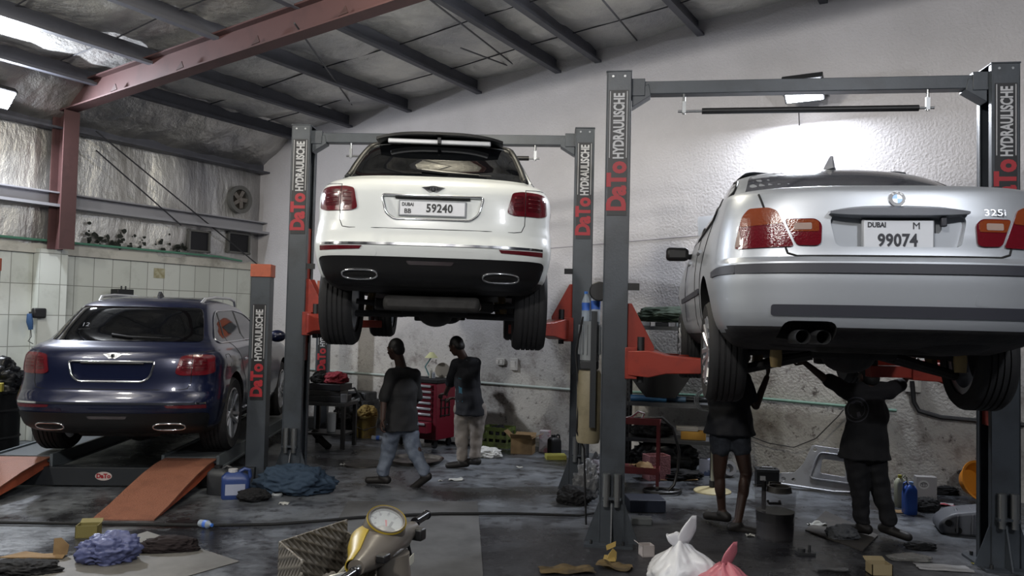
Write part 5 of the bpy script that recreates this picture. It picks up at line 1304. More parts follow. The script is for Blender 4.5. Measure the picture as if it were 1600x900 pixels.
# ---- engine heap and bucket
e = fl(560, 672)
t = thing('engine_block', 'dark greasy engine standing by the wall behind the yellow bucket', 'engine', (e.x, e.y, 0), -BYAW)
g = M(); g.box((0, 0, .30), (.50, .42, .42)); g.box((.05, 0, .56), (.40, .30, .14)); g.box((0, -.02, .06), (.40, .34, .10)); g.obj('block', mat('engine_iron', '#3f3f40', .5, .5, dirt=('#1b1a1a', 6, .45, .6)), t, bevel=.02)
g = M()
for k in range(4): g.tube([(-.18 + k * .12, -.20, .52), (-.18 + k * .12, -.30, .50), (-.18 + k * .12, -.33, .38), (-.16 + k * .10, -.27, .28)], .032, 8)
g.obj('intake_pipe', mat('engine_alu', '#77797a', .45, .6), t)
for (x, z, r_) in ((-.12, .30, .09), (.10, .22, .07), (.16, .42, .05)): M().lathe([(0, 0), (r_, 0), (r_, .04), (r_ * .8, .05), (r_ * .3, .05), (0, .06)], 20, Matrix.Translation((x, -.215, z)) @ Matrix.Rotation(PI / 2, 4, 'X')).obj('pulley', STEELD, t)
M().tube([(-.24, -.2, .36), (-.1, -.26, .66), (.1, -.24, .70), (.25, -.2, .5)], .018, 6).obj('hose', BLACK, t)
crumple('engine_cover', 'heap of dark engine parts on the floor before the greasy engine', 'engine parts', mat('engine_heap', '#1d1d1f', .6, .3), (e.x - .10, e.y - .46, 0), (.20, .17, .28), seed=41, amp=.45)
b = fl(572, 683); t = thing('bucket', 'yellow paint bucket with stained sides before the greasy engine', 'bucket', b)
M().lathe([(0, 0), (.14, 0), (.165, .30), (.175, .30), (.175, .33), (.155, .33), (.135, .04), (0, .04)], 32).obj('bucket_body', mat('bucket_yellow', '#75642f', .6, dirt=('#453524', 6, .45, .65)), t)
M().lathe([(.1605, .25), (.1455, .08)], 32, cap=False).obj('bucket_label', mat('bucket_label', '#3a3038', .6, dirt=('#a08a45', 5, .45, .55)), t)
M().tube([(.17, 0, .3), (.16, -.1, .18), (.0, -.19, .13), (-.16, -.1, .18), (-.17, 0, .3)], .005, 6).obj('bucket_handle', STEEL, t)
crumple('cleaning_cloth', 'ochre cloth filling the top of the yellow bucket', 'cloth', mat('ochre_cloth', '#86703d', .9), (b.x, b.y, .27), (.15, .15, .13), seed=51)
pet(b + Vector((.13, -.24, .034)), .20, .032, 'blue labelled bottle lying at the foot of the yellow bucket', rot=(R(90), 0, R(80)))
# ---- red tool chest
TC = Vector((-1.22, 11.72, 0)); t = thing('tool_chest', 'red roller tool chest with silver drawer handles between two workers', 'tool chest', TC, -BYAW)
TR = mat('chest_red', '#6a1626', .4, coat=.3, dirt=('#541120', 4, .5, .8)); TRD = mat('chest_dark', '#2a1216', .5)
M().box((0, 0, .52), (.72, .46, .80)).obj('cabinet', TR, t, bevel=.008)
M().box((0, 0, .945), (.76, .49, .05)).obj('top_mat', MATTE, t, bevel=.006)
zz = .90
for k, hgt in enumerate((.08, .08, .08, .08, .08, .12, .16)):
    pull = .13 if k == 6 else 0
    dr = M().box((-.02, -.235 - pull / 2, zz - hgt / 2), (.62, .02 + pull, hgt - .012)).obj('drawer', TR, t, bevel=.004)
    g = M(); g.box((-.02, -.255 - pull, zz - .026), (.58, .022, .032)); g.obj('drawer_handle', mat('drawer_alu', '#c3c5c8', .3, .6), dr, bevel=.006)
    zz -= hgt
for x, y in ((-.30, -.17), (.30, -.17), (-.30, .17), (.30, .17)):
    g = M(); g.cyl((x - .02, y, .05), (x + .02, y, .05), .05, seg=18); g.box((x, y, .10), (.05, .06, .05)); g.obj('caster', BLACK, t)
g = M()
for a in range(3): g.tube([(.372, -.13 + a * .10, .44), (.372, -.13 + a * .10, .70)], .008, 6); g.tube([(.372, -.15, .46 + a * .11), (.372, .09, .46 + a * .11)], .008, 6)
g.obj('wire_rack', BLACK, t)
tm = Matrix.Translation(TC) @ Matrix.Rotation(-BYAW, 4, 'Z')
l_ = thing('desk_lamp', 'small desk lamp with pale shade on the red tool chest', 'lamp', tm @ Vector((.0, .08, .97)), 0)
M().lathe([(0, 0), (.07, 0), (.07, .015), (0, .02)], 20).obj('lamp_base', STEELD, l_); M().tube([(0, 0, .01), (-.07, 0, .16), (.02, 0, .30)], .010, 8).obj('lamp_arm', mat('lamp_teal', '#4b7577', .4), l_)
M().lathe([(.02, .07), (.09, 0), (.10, .0), (.03, .08)], 24, Matrix.Translation((.02, 0, .29)), closed=True).obj('lamp_shade', mat('lamp_shade', '#b9b98d', .5), l_)
o = M().lathe([(0, 0), (.11, 0), (.11, .02), (0, .02)], 28, Matrix.Translation((0, 0, .11)) @ Matrix.Rotation(R(80), 4, 'X')).obj('brake_disc', mat('dull_disc', '#7d766a', .5, .3)); tag(o, 'round tan disc standing on the red tool chest behind the lamp', 'disc', None, tm @ Vector((.18, .15, .972)), -.3)
for k, (x, h_, lab) in enumerate(((.08, .14, 'thin spray can beside the desk lamp on the chest'), (.13, .09, 'short tin beside the thin spray can on the chest'))):
    o = M().lathe([(0, 0), (.024, 0), (.024, h_ * .8), (.012, h_ * .9), (.012, h_), (0, h_)], 16).obj('spray_can', mat(f'can{k}', ('#a9a79c', '#8a8d92')[k], .4)); tag(o, lab, 'can', None, tm @ Vector((x, 0, .972)), 0)
# ---- right of the tool chest
t = thing('radiator_frame', 'dark framed radiator panel leaning on the wall beside the green crate', 'car part', fl(756, 688), R(-20))
g = M()
for c, s in (((0, 0, .02), (.34, .03, .04)), ((0, 0, .42), (.34, .03, .04)), ((-.16, 0, .22), (.03, .03, .42)), ((.16, 0, .22), (.03, .03, .42))): g.box(c, s)
a = g.obj('frame', STEELD, t); a.rotation_euler = (R(-14), R(14), 0)
a = M().box((0, .005, .22), (.30, .012, .38)).obj('fins', mat('radiator_fins', '#6b6d70', .5, .4, bump=(120, .5)), t); a.rotation_euler = (R(-14), R(14), 0)
t = thing('crate', 'green plastic crate with open slots on the floor by the wall', 'crate', fl(778, 697), R(-22)); CG = mat('crate_green', '#5e6d35', .6, dirt=('#2e3320', 5, .45, .65))
g = M(); g.box((0, 0, .01), (.42, .30, .02))
for s in (-1, 1):
    for z in (.05, .15, .26): g.box((0, s * .145, z), (.42, .01, .055)); g.box((s * .205, 0, z), (.01, .30, .055))
    for k in range(5): g.box((-.2 + k * .1, s * .145, .15), (.03, .012, .28))
    for k in range(3): g.box((s * .205, -.14 + k * .14, .15), (.012, .03, .28))
g.obj('crate_body', CG, t)
crumple('dark_rag', 'dark rags heaped inside the green crate', 'rag', mat('oily_cloth', '#121214', .9), fl(778, 697) + Vector((0, 0, .022)), (.15, .10, .17), seed=61)
carton('carton', 'open brown cardboard box between green crate and white box', fl(817, 708), .30, .22, .22, -.25, CARD, (1, 1, 1, 1), .7)
cbox('white_box', 'white and pink printed box standing right of the open cardboard box', 'box', fl(851, 706), (.15, .12, .30), -.2, mat('white_pink_box', '#a9a2a4', .6, dirt=('#8f5f6a', 9, .5, .6)))
jug('oil_jug', 'black plastic jug right of the white and pink box', fl(866, 709), .18, .12, .27, BLACK, BLACK, rz=.6)
cbox('yellow_slab', 'flat yellow foam slab on the floor beside the left hoist right column', 'slab', fl(868, 717), (.27, .2, .06), .1, mat('yellow_foam', '#9a9648', .8))
crumple('plastic_bag', 'small white plastic bag crumpled on the floor behind the standing worker', 'bag', mat('white_bag_thin', '#c3c3c0', .5), fl(760, 714), (.19, .12, .08), seed=71)
t = thing('drain_pan', 'round shallow oil pan on the floor between the two central workers', 'pan', fl(650, 722))
M().lathe([(0, .012), (.30, .012), (.34, .05), (.36, .05), (.31, 0), (0, 0)], 40).obj('pan', mat('pan_steel', '#6b6660', .4, .5, dirt=('#26231f', 5, .4, .6)), t)
o = M().lathe([(0, .004), (.25, .006), (.27, .012), (.275, .0), (0, 0)], 32).obj('manhole_cover', mat('lid_steel', '#4a4641', .5, .4, dirt=('#1d1b19', 5, .4, .6))); tag(o, 'dark round lid on the floor left of the oil pan', 'lid', None, fl(570, 725), 0)
tag(M().box((0, 0, .02), (.9, .05, .04)).obj('steel_bar', STEELD), 'dark steel bar on the floor at the foot of the tool chest', 'bar', None, fl(705, 694), -.45)
crumple('dark_rag', 'black rag bundle at the foot of the left hoist right column', 'rag', mat('oily_cloth', '#121214', .9), fl(897, 787), (.17, .13, .11), seed=81)
crumple('plastic_bag', 'clear plastic bag heaped between the two hoist columns', 'bag', mat('clear_bag', '#6d6e70', .25, alpha=.7), fl(916, 778), (.12, .10, .22), seed=82, amp=.5)
# ---- shelving rack behind the right hoist
RK = Vector((2.0, 10.05, 0)); RY = R(-14); t = thing('shelving_rack', 'dark slotted steel shelving rack against the wall behind the right hoist', 'shelf', RK, RY)
rk = Matrix.Translation(RK) @ Matrix.Rotation(RY, 4, 'Z'); HZ = (.42, .86, 1.36, 1.80)
for x in (-.50, .52):
    for y in (-.2, .2):
        g = M(); g.box((x, y, .94), (.04, .004, 1.88)); g.box((x - .018 * (1 if x > 0 else -1), y, .94), (.004, .035, 1.88)); 
        u_ = g.obj('upright', STEELD, t)
        g = M()
        for k in range(30): g.box((x, y - .003, .06 + k * .06), (.012, .003, .03))
        g.obj('slot_row', MATTE, u_)
for z in HZ: g = M(); g.box((0.01, 0, z), (1.04, .42, .02)); g.box((0.01, -.2, z - .015), (1.04, .012, .045)); g.obj('shelf', mat('rack_grey', '#55575a', .5, .3), t)
crumple('green_tarp', 'dark green folded tarpaulin on the top shelf behind the silver car', 'tarpaulin', mat('green_tarp', '#222f24', .8), rk @ Vector((.08, 0, 1.86)), (.50, .19, .12), seed=91, amp=.3)
for k, (x, s, c, lab) in enumerate(((-.34, (.2, .14, .05), '#9a9da3', 'pale flat packet at the left of the top rack shelf'), (-.1, (.16, .14, .05), '#2b2d33', 'dark flat box in the middle of the top rack shelf'), (.12, (.1, .1, .05), '#7c858f', 'small grey blue packet on the top rack shelf'), (.34, (.14, .1, .05), '#b5b9c2', 'white packet at the right of the top rack shelf'))):
    cbox('packet', lab, 'packet', rk @ Vector((x, -.12, HZ[3] + .011)), s, RY + .1 * k, mat(f'packet{k}', c, .6))
g = M(); g.loft([[Vector((x * w_ + dx, y, z)) for x, y in ((-1, -.16), (1, -.16), (1, .12), (-1, .12))] for z, w_, dx in ((.0, .18, .02), (.10, .26, .01), (.36, .44, 0), (.38, .44, 0))])
tag(g.obj('wheel_arch_liner', mat('liner_black', '#0c0d0f', .6)), 'black tapered plastic car liner standing on the middle rack shelf', 'car part', None, rk @ Vector((-.12, 0, HZ[1] + .07)), RY)
for k, (x, r_, ln, c, lab) in enumerate(((-.25, .04, .44, '#3a6f9c', 'blue rolled tube at the left of the rack shelf'), (-.05, .035, .5, '#5f7e99', 'pale blue rolled tube behind the darker blue roll'), (.28, .03, .4, '#1d1f22', 'black tube at the right of the same rack shelf'))):
    o = M().cyl((-ln / 2, 0, r_), (ln / 2, 0, r_), r_).obj('rolled_tube', mat(f'roll{k}', c, .35)); tag(o, lab, 'tube', None, rk @ Vector((x, -.12 + k * .11, HZ[1] + .011)), RY + .05)
cbox('yellow_carton', 'ochre cardboard carton on the low rack shelf', 'box', rk @ Vector((.30, -.05, HZ[0] + .011)), (.30, .2, .10), RY, mat('ochre_card', '#a17a34', .8))
cbox('paper_stack', 'pale papers lying on the ochre carton', 'papers', rk @ Vector((.22, -.05, HZ[0] + .112)), (.26, .18, .05), RY + .1, mat('paper_stack', '#8d8a86', .8))
crumple('dark_parts', 'heap of dark parts at the left of the low rack shelf', 'parts', mat('dark_parts', '#161618', .6), rk @ Vector((-.22, 0, HZ[0] + .011)), (.25, .17, .10), seed=95)
crumple('black_bag', 'big black bag on the floor under the shelving rack', 'bag', mat('black_bag', '#17181a', .35), rk @ Vector((-.05, .0, 0)), (.40, .19, .24), seed=96)
crumple('black_rags', 'black rags before the shelving rack on the floor', 'rag', mat('oily_cloth', '#121214', .9), rk @ Vector((.1, -.42, 0)), (.32, .14, .07), seed=97)
pts = [rk @ Vector((.44 + .13 * math.cos(a) + .02 * k, -.26, .93 + .13 * math.sin(a))) for k in range(3) for a in [2 * PI * i / 16 for i in range(16)]]
tag(M().tube(pts, .008, 6).obj('hose_coil', mat('grey_hose', '#5d6064', .5)), 'grey hose coil hanging at the right end of the rack', 'hose')
g = M()
for k in range(26): z = 1.30 - k * .021; a = k * 1.3; g.tube([rk @ Vector((.55 + .03 * math.cos(a), -.26 + .02 * math.sin(a), z)), rk @ Vector((.56 + .03 * math.cos(a + .9), -.26 + .03 * math.sin(a + .9), z - .025))], .006, 5)
g2 = M(); g2.tube([rk @ Vector((.55 + .035 * math.cos(k * .7), -.26 + .035 * math.sin(k * .7), 1.32 - k * .006)) for k in range(100)], .006, 5); g.bm.free()
tag(g2.obj('spiral_cord', mat('spiral_grey', '#77797c', .5)), 'grey spiral cord hanging down beside the silver car rear wheel', 'cord')
# ---- red cart between the columns
t = thing('red_cart', 'dark red steel cart with hose behind the right hoist left column', 'cart', fl(1000, 765) + Vector((-.02, .15, 0)), R(-12)); CR = mat('cart_red', '#521a1f', .5, dirt=('#381418', 5, .5, .8))
for x in (-.20, .24):
    for y in (-.22, .22): g = M(); g.box((x, y, .40), (.035, .035, .74)); g.obj('leg', CR, t); 
for z in (.20, .74): g = M(); g.box((.02, 0, z), (.48, .48, .025)); g.box((.02, -.235, z + .03), (.48, .012, .06)); g.obj('tray', CR, t)
for x in (-.20, .24): M().cyl((x - .015, -.22, .035), (x + .015, -.22, .035), .035).obj('caster', BLACK, t)
ct = Matrix.Translation(fl(1000, 765) + Vector((-.02, .15, 0))) @ Matrix.Rotation(R(-12), 4, 'Z')
tag(M().tube([ct @ Vector(q_) for q_ in ((-.1, -.05, .765), (.1, -.1, .79), (.28, -.1, .80), (.40, -.12, .70), (.47, -.14, .45), (.46, -.15, .25), (.42, -.16, .08), (.36, -.2, .02))], .016, 8).obj('grease_hose', BLACK), 'thick black hose looping down from the red cart to the floor', 'hose')
tag(M().tube([ct @ Vector(q_) for q_ in ((-.12, -.1, .775), (-.05, -.12, .80), (.02, -.12, .86), (.08, -.1, .84), (.06, -.1, .775))], .012, 8).obj('chrome_handle', CHROME), 'bent chrome handle lying on top of the red cart', 'handle')
cc = fl(1035, 771); tag(M().tube([cc + Vector((.20 * math.cos(a) * (1 + .04 * math.sin(3 * a)), .13 * math.sin(a), .015 + .012 * (a / 6.28))) for a in [k * .25 for k in range(52)]], .014, 6).obj('hose_coil', BLACK), 'black hose coiled on the floor right of the red cart', 'hose')
t = thing('woven_basket', 'dull pink basket leaning beside the red cart', 'basket', fl(1028, 752) + Vector((0, .12, 0)), .3)
g = M(); g.box((0, -.1, .15), (.26, .01, .28)); g.box((.13, 0, .15), (.01, .2, .28)); g.box((-.13, 0, .15), (.01, .2, .28)); g.box((0, .1, .15), (.26, .01, .28)); g.box((0, 0, .01), (.26, .2, .02)); g.obj('basket_body', mat('basket_pink', '#8a5a5c', .7, bump=(60, .6)), t)
crsheet('cardboard_sheet', 'flat tan cardboard on the floor right of the red cart', 'cardboard', fl(1050, 748), .55, .28, CARD, 4, .03, .1)
crsheet('cardboard_sheet', 'folded tan paper inside the lower tray of the red cart', 'cardboard', ct @ Vector((.08, -.05, .214)), .26, .2, CARD, 6, .08, .4)
cbox('blue_tray', 'dark blue plastic tray on the floor behind the right hoist left column', 'tray', fl(1010, 800) + Vector((0, .12, 0)), (.36, .3, .12), .05, mat('tray_blue', '#161c2a', .5))
cbox('grey_block', 'small grey metal box on the floor beside the right hoist left column', 'box', fl(1002, 818), (.19, .12, .06), -.1, mat('grey_block', '#5b5e60', .5, .3))
crumple('clutter', 'heap of pale wrappers and scraps behind the right hoist left column', 'litter', mat('scraps', '#77757a', .6, dirt=('#3a2f33', 12, .4, .6)), fl(920, 745), (.22, .2, .12), seed=102)
crsheet('leaning_sheet', 'pale grey sheet leaning between the two hoist columns', 'sheet', fl(921, 735) + Vector((0, .1, 0)), .3, .25, mat('pale_sheet', '#7a7d84', .4, .3), 2, .25)
# ---- fan stand, battery, roll
f0 = fl(1113, 768); t = thing('fan_stand', 'beige round stand base with white pole behind the bare-legged worker', 'stand', f0)
M().lathe([(0, .05), (.05, .045), (.19, .022), (.205, .01), (.205, 0), (0, 0)], 36).obj('stand_base', mat('beige_base', '#9b9272', .6, dirt=('#7c7358', 5, .5, .8)), t)
M().cyl((0, 0, .03), (0, 0, .78), .022).obj('pole', mat('pole_white', '#7f8076', .5), t)
M().cyl((0, 0, .05), (0, 0, .12), .035).obj('collar', BLACK, t)
cbox('small_box', 'small white and blue box standing behind the stand pole', 'box', fl(1108, 750) + Vector((.02, .3, 0)), (.13, .1, .20), -.3, mat('white_blue_box', '#8d93a8', .6, dirt=('#48567c', 8, .5, .55)))
o = M().lathe([(.05, -.05), (.09, -.05), (.10, 0), (.09, .05), (.05, .05)], 28, Matrix.Translation((0, 0, .10)) @ Matrix.Rotation(R(70), 4, 'X'), closed=True).obj('pulley_wheel', mat('pulley_pale', '#77777a', .5, .3)); tag(o, 'grey ring shaped wheel on the floor between the bare legs', 'wheel', None, fl(1146, 752) + Vector((0, .25, 0)), .2)
t = thing('car_battery', 'black car battery on the floor near the wall', 'battery', fl(1198, 759), R(-8))
M().box((0, 0, .085), (.25, .17, .17)).obj('case', BLACK, t, bevel=.008); M().box((0, 0, .185), (.255, .175, .035)).obj('lid', mat('battery_lid', '#26272a', .5), t, bevel=.006)
for x in (-.08, .08): M().cyl((x, -.04, .20), (x, -.04, .222), .011).obj('terminal', STEEL, t)
M().box((-.06, -.0865, .10), (.06, .003, .05)).obj('label', WHITE, t); M().box((0, -.0, .212), (.12, .06, .012)).obj('handle', mat('battery_handle', '#77777a', .5), t)
o = M().lathe([(.018, -.05), (.075, -.05), (.075, .05), (.018, .05)], 28, Matrix.Translation((0, 0, .076)) @ Matrix.Rotation(R(78), 4, 'X'), closed=True).obj('paper_roll', mat('roll_white', '#8f8f8c', .8)); tag(o, 'white paper roll on the floor right of the car battery', 'roll', None, fl(1237, 758), -.1)
# ---- bare metal body panel leaning against the wall
b0 = fl(1272, 768); t = thing('body_panel', 'bare silver pressed car body panel leaning against the back wall', 'car part', (b0.x, b0.y, 0), R(-24))
PM = mat('pressed_metal', '#9b9ca0', .45, .5, dirt=('#6f6c6b', 4, .45, .75))
out = rpoly([(-.40, .02), (-.40, .12), (-.36, .155), (-.22, .165), (-.12, .28), (-.05, .46), (-.03, .50), (.42, .47), (.46, .40), (.56, .05), (.55, -.01)], .03)
hole = [(.06, .19), (.32, .17), (.33, .34), (.08, .355)]
me_t = M(); me_t.prism(out, -.008, .008, frame((0, 0, .02), (1, 0, 0), (0, .30, .95)))
def hole_cut(g, polys, m, fr):
    me = bpy.data.meshes.new('x'); bmesh.ops.recalc_face_normals(g.bm, faces=g.bm.faces); g.bm.to_mesh(me); g.bm.free(); o = bpy.data.objects.new('x', me); COL.objects.link(o); tmp = []
    for p_ in polys:
        c = M(); c.prism(p_, -.1, .1, fr); bmesh.ops.recalc_face_normals(c.bm, faces=c.bm.faces); cm = bpy.data.meshes.new('c'); c.bm.to_mesh(cm); c.bm.free(); co = bpy.data.objects.new('c', cm); COL.objects.link(co); tmp.append(co)
        md = o.modifiers.new('b', 'BOOLEAN'); md.object = co; md.operation = 'DIFFERENCE'; md.solver = 'EXACT'
    baked(o)
    for c in tmp: d_ = c.data; bpy.data.objects.remove(c); bpy.data.meshes.remove(d_)
    me = o.data; bpy.data.objects.remove(o); return me
fr = frame((0, 0, .02), (1, 0, 0), (0, .30, .95))
me = hole_cut(me_t, [rpoly(hole, .02), ellipse(-.33, .085, .022, .022, 16), ellipse(-.22, .085, .022, .022, 16), ellipse(.0, .45, .02, .02, 16), ellipse(.13, .44, .018, .018, 16)], PM, fr)
mk('panel', me, PM, t, 30, bevel=.003)
M().tube([fr @ Vector((x, y, .012)) for x, y in rpoly([(-.05, .12), (.42, .10), (.42, .40), (.05, .42), (.0, .30)], .05)], .012, 6, closed=True).obj('pressed_rib', PM, t)
M().prism(rpoly([(.24, .385), (.40, .38), (.40, .455), (.24, .46)], .015), .0, .03, fr).obj('bracket', mat('pale_bracket', '#a5a6a8', .4, .3), t, bevel=.006)
M().tube([fr @ Vector((-.37, .03, .012)), fr @ Vector((.2, .0, .012)), fr @ Vector((.5, .02, .012))], .012, 6).obj('lower_rib', PM, t)
# ---- clear tub of oil
b0 = fl(1219, 848) + Vector((0, .14, 0)); t = thing('oil_tub', 'clear plastic tub half full of black oil on the floor', 'tub', b0)
M().lathe([(0, .0), (.1515, .0), (.1635, .24), (.0, .24)], 36).obj('black_oil', mat('waste_oil', '#070708', .15), t)
M().lathe([(0, -.002), (.155, -.002), (.178, .40), (.195, .41), (.195, .43), (.172, .43), (.153, .02), (0, .02)], 36).obj('tub_wall', mat('cloudy_plastic', '#77757a', .35, alpha=.16), t)
for s in (-1, 1): M().tube([(s * .07 - .05, -.17, .36), (s * .07 - .05, -.20, .345), (s * .07 + .05, -.20, .345), (s * .07 + .05, -.17, .36)] if s < 0 else [(.10, .16, .37), (.11, .20, .44), (.02, .22, .44), (.0, .17, .37)], .012, 6).obj('tub_handle', BLACK, t)
M().lathe([(0, .0), (.11, 0), (.10, .05), (.085, .05), (.09, .012), (0, .012)], 28, Matrix.Translation((.04, .02, .40))).obj('funnel', mat('grey_pan', '#3f3d3b', .5), t)
M().tube([(-.10, .0, .25), (-.10, .0, .50)], .02, 8).obj('brush_handle', BLACK, t)
# ---- things along the right part of the wall
jug('coolant_jug', 'tall blue plastic jug standing at the foot of the wall', fl(1421, 803), .125, .10, .33, mat('jug_bright_blue', '#2c4f9c', .35), mat('pale_blue_cap', '#7d9bc9', .4), rz=PI)
jug('coolant_jug', 'pale white and yellow jug behind the blue jug', fl(1408, 792), .12, .09, .34, mat('jug_cream', '#a5a692', .45), mat('yellow_cap', '#a8a13e', .5), rz=0)
t = thing('parts_box', 'white and black parts box with oval emblem right of the blue jug', 'box', fl(1450, 782) + Vector((0, .06, 0)), R(-10))
M().box((0, 0, .125), (.21, .10, .25)).obj('box_body', mat('parts_box', '#8b8988', .6, dirt=('#3a3638', 4, .55, .62)), t, bevel=.004)
g = M(); g.prism(ellipse(-.03, .165, .056, .048, 28), .0505, .0525, Matrix(((1, 0, 0, 0), (0, 0, -1, 0), (0, 1, 0, 0), (0, 0, 0, 1)))); em = g.obj('emblem', mat('emblem_pale', '#a9a8a5', .6), t)
for rx, rz_, dz in ((.036, .024, 0), (.012, .022, -.002), (.026, .009, .010)): M().tube([(-.03 + rx * math.cos(a), -.0535, .165 + dz + rz_ * math.sin(a)) for a in [2 * PI * k / 24 for k in range(24)]], .0026, 6, closed=True).obj('emblem_oval', mat('emblem_dark', '#3a383a', .6), em)
crsheet('magazine', 'red and white printed leaflet lying before the parts box', 'leaflet', fl(1468, 789), .30, .16, mat('leaflet', '#8d8a8c', .6, dirt=('#8f3a44', 5, .5, .53)), 3, .03, -.15)
crumple('dark_rag', 'black oily cloth at the right foot of the blue jug', 'rag', mat('oily_cloth', '#121214', .9), fl(1447, 798), (.13, .09, .08), seed=111)
crsheet('cardboard_sheet', 'flat tan card under the blue jug', 'cardboard', fl(1402, 800), .14, .14, CARD, 12, .01)
o = M().lathe([(0, 0), (.14, 0), (.20, .12), (.215, .125), (.215, .135), (.19, .13), (.13, .012), (0, .012)], 36, Matrix.Rotation(R(72), 4, 'X') ).obj('basin', mat('basin_orange', '#c47a1c', .4)); tag(o, 'orange plastic basin propped upright against the wall', 'basin', None, fl(1520, 784) + Vector((0, .06, .20)), R(15))
o = crumple('dark_parts', 'dark rubble along the wall between parts box and orange basin', 'parts', mat('oily_cloth', '#121214', .9), fl(1480, 775) + Vector((.05, .08, 0)), (.20, .06, .06), seed=112)
t = thing('fuel_tank', 'ribbed grey plastic tank lying on the floor before the orange basin', 'tank', fl(1512, 832), R(-18))
prof = rpoly([(-.26, .0), (.30, .0), (.30, .20), (.16, .25), (-.16, .19), (-.27, .10)], .05); g = M(); g.prism(prof, -.17, .17, frame((0, 0, 0), (1, 0, 0), (0, 0, 1))); TKM = mat('tank_grey', '#55575c', .5, dirt=('#3d3e42', 4, .45, .75)); g.obj('tank_body', TKM, t, bevel=.025)
for x in (-.12, .0, .12, .22): M().tube([(x, -.18, .03), (x, -.182, .10), (x + .01, -.17, .19 + x * .18), (x + .02, .0, .22 + x * .12)], .012, 6).obj('rib', TKM, t)
for x, z in ((-.19, .11), (-.11, .05)): M().lathe([(0, .0), (.026, 0), (.03, .012), (0, .012)], 18, Matrix.Translation((x, -.172, z)) @ Matrix.Rotation(PI / 2, 4, 'X')).obj('tank_port', MATTE, t)
tag(crumple('work_glove', 'black work glove lying on the floor left of the right column', 'glove', mat('glove_black', '#0d0d0f', .85), fl(1437, 858), (.12, .05, .04), seed=121, rz=-.1), 'black work glove lying on the floor left of the right column', 'glove')
crumple('grey_rag', 'pale grey rag at the feet of the reaching worker', 'rag', mat('grey_rag', '#4d4f52', .9), fl(1316, 842), (.13, .10, .07), seed=122)
crsheet('litter', 'white paper scrap left of the pale grey rag', 'litter', fl(1277, 822), .16, .10, mat('paper_scrap', '#a5a5a0', .8), 22, .04)
sheet('floor_board', 'dark wooden board on the floor under the reaching worker', 'board', [(1258, 830), (1290, 800), (1372, 838), (1348, 862)], mat('dark_board', '#33302e', .8, dirt=('#4a463f', 4, .45, .7)), .012)
crsheet('puddle_plastic', 'crumpled clear plastic film on the floor below the clear tub', 'plastic film', fl(1300, 893), .26, .14, mat('film', '#4c4d50', .2, alpha=.6), 25, .04)
t = thing('jack_plate', 'small dark steel jack plate on the floor below the clear tub', 'jack', fl(1258, 866))
M().box((0, 0, .012), (.14, .10, .02)).obj('plate', STEELD, t); M().cyl((.035, 0, .02), (.035, 0, .075), .012).obj('pin', STEELD, t); M().cyl((-.03, 0, .02), (-.03, 0, .05), .03).obj('cup', STEELD, t)
carton('carton', 'tan cardboard box at the bottom edge left of the white sheet', fl(1378, 900) + Vector((0, .05, 0)), .155, .12, .085, .0, mat('tan_card', '#83765a', .85), (0, 0, 1, 0), .5)
crsheet('metal_sheet', 'pale bent metal sheet on the floor at bottom right', 'metal sheet', fl(1475, 888), .40, .16, mat('pale_sheet2', '#9a9a9b', .35, .4), 31, .008, -.12, .004, .0)
crumple('plastic_film', 'crumpled clear plastic film above the pale bent sheet', 'plastic film', mat('film2', '#7c7b78', .15, alpha=.55), fl(1420, 876), (.16, .05, .035), seed=131, rz=-.1)
crsheet('wrapper', 'small yellow wrapper near the foot of the right column', 'wrapper', fl(1524, 882), .05, .03, mat('wrapper_yellow', '#8a8337', .6), 33, .01)
# ---- rubbish bags and cardboard in the foreground
def bag(name, label, loc, r, h, m, knot, seed, rz=0, ears=2):
    """knotted plastic carrier bag: creased full body, gathered knot and two upright ears"""
    g = M(); rings = []; n = 96
    for k in range(36):
        s = k / 35; z = h * .78 * s
        rad = r * (.80 + .26 * math.sin(PI * min(1, s * 1.25))) * (1 - .78 * max(0, (s - .45) / .55) ** 1.8)
        ring = []
        for i in range(n):
            a = 2 * PI * i / n; d = Vector((math.cos(a), math.sin(a), s * 1.6)); o = Vector((seed, seed * 2.3, 0))
            f_ = 1 + .30 * noise.noise(d * 1.3 + o) + .22 * abs(noise.noise(d * 2.2 + o)) - .16 * abs(noise.noise(Vector((a * 2.2, s * .8, seed)))) * s + .05 * abs(noise.noise(d * 6 + o))
            ring.append(Vector((rad * f_ * math.cos(a) + knot[0] * s, rad * f_ * math.sin(a) + knot[1] * s, z * (1 + .12 * noise.noise(d * 1.7 - o)))))
        rings.append(ring)
    g.loft(rings); o = g.obj(name, m, None, ang=180)
    k0 = Vector((knot[0], knot[1], h * .74))
    for q in range(ears):
        sg = 1 if q == 0 else -1; e = M(); rr = []
        for k in range(9):
            t_ = k / 8; c = k0 + Vector((sg * (.02 + .30 * r * t_), .02 * sg, (h * .40 * t_) if q == 0 else h * .16 * math.sin(t_ * 2.2))); w_ = r * (.14 + .62 * math.sin(PI * min(1, t_ * .75 + .12)) * (1 - t_ * .75)); th = .02 * (1 - t_) + .006
            rr.append([c + Vector((w_ * math.cos(a) * (.55), th * math.sin(a) + w_ * .4 * math.cos(a), .03 * r * math.sin(3 * a + k))) for a in [2 * PI * i / 20 for i in range(20)]])
        e.loft(rr); e.obj('bag_handle', m, o, ang=180)
    return tag(o, label, 'bag', None, loc, rz)
wb = fl(1062, 925)
WBM = mat('white_plastic', '#c4c5c9', .35, bump=(9, .5)); PBM = mat('pink_plastic', '#a8626c', .35, bump=(9, .5))
bag('plastic_bag', 'big white plastic rubbish bag standing at the bottom beside the pink bag', wb, .225, .46, WBM, (.0, -.03), 3)
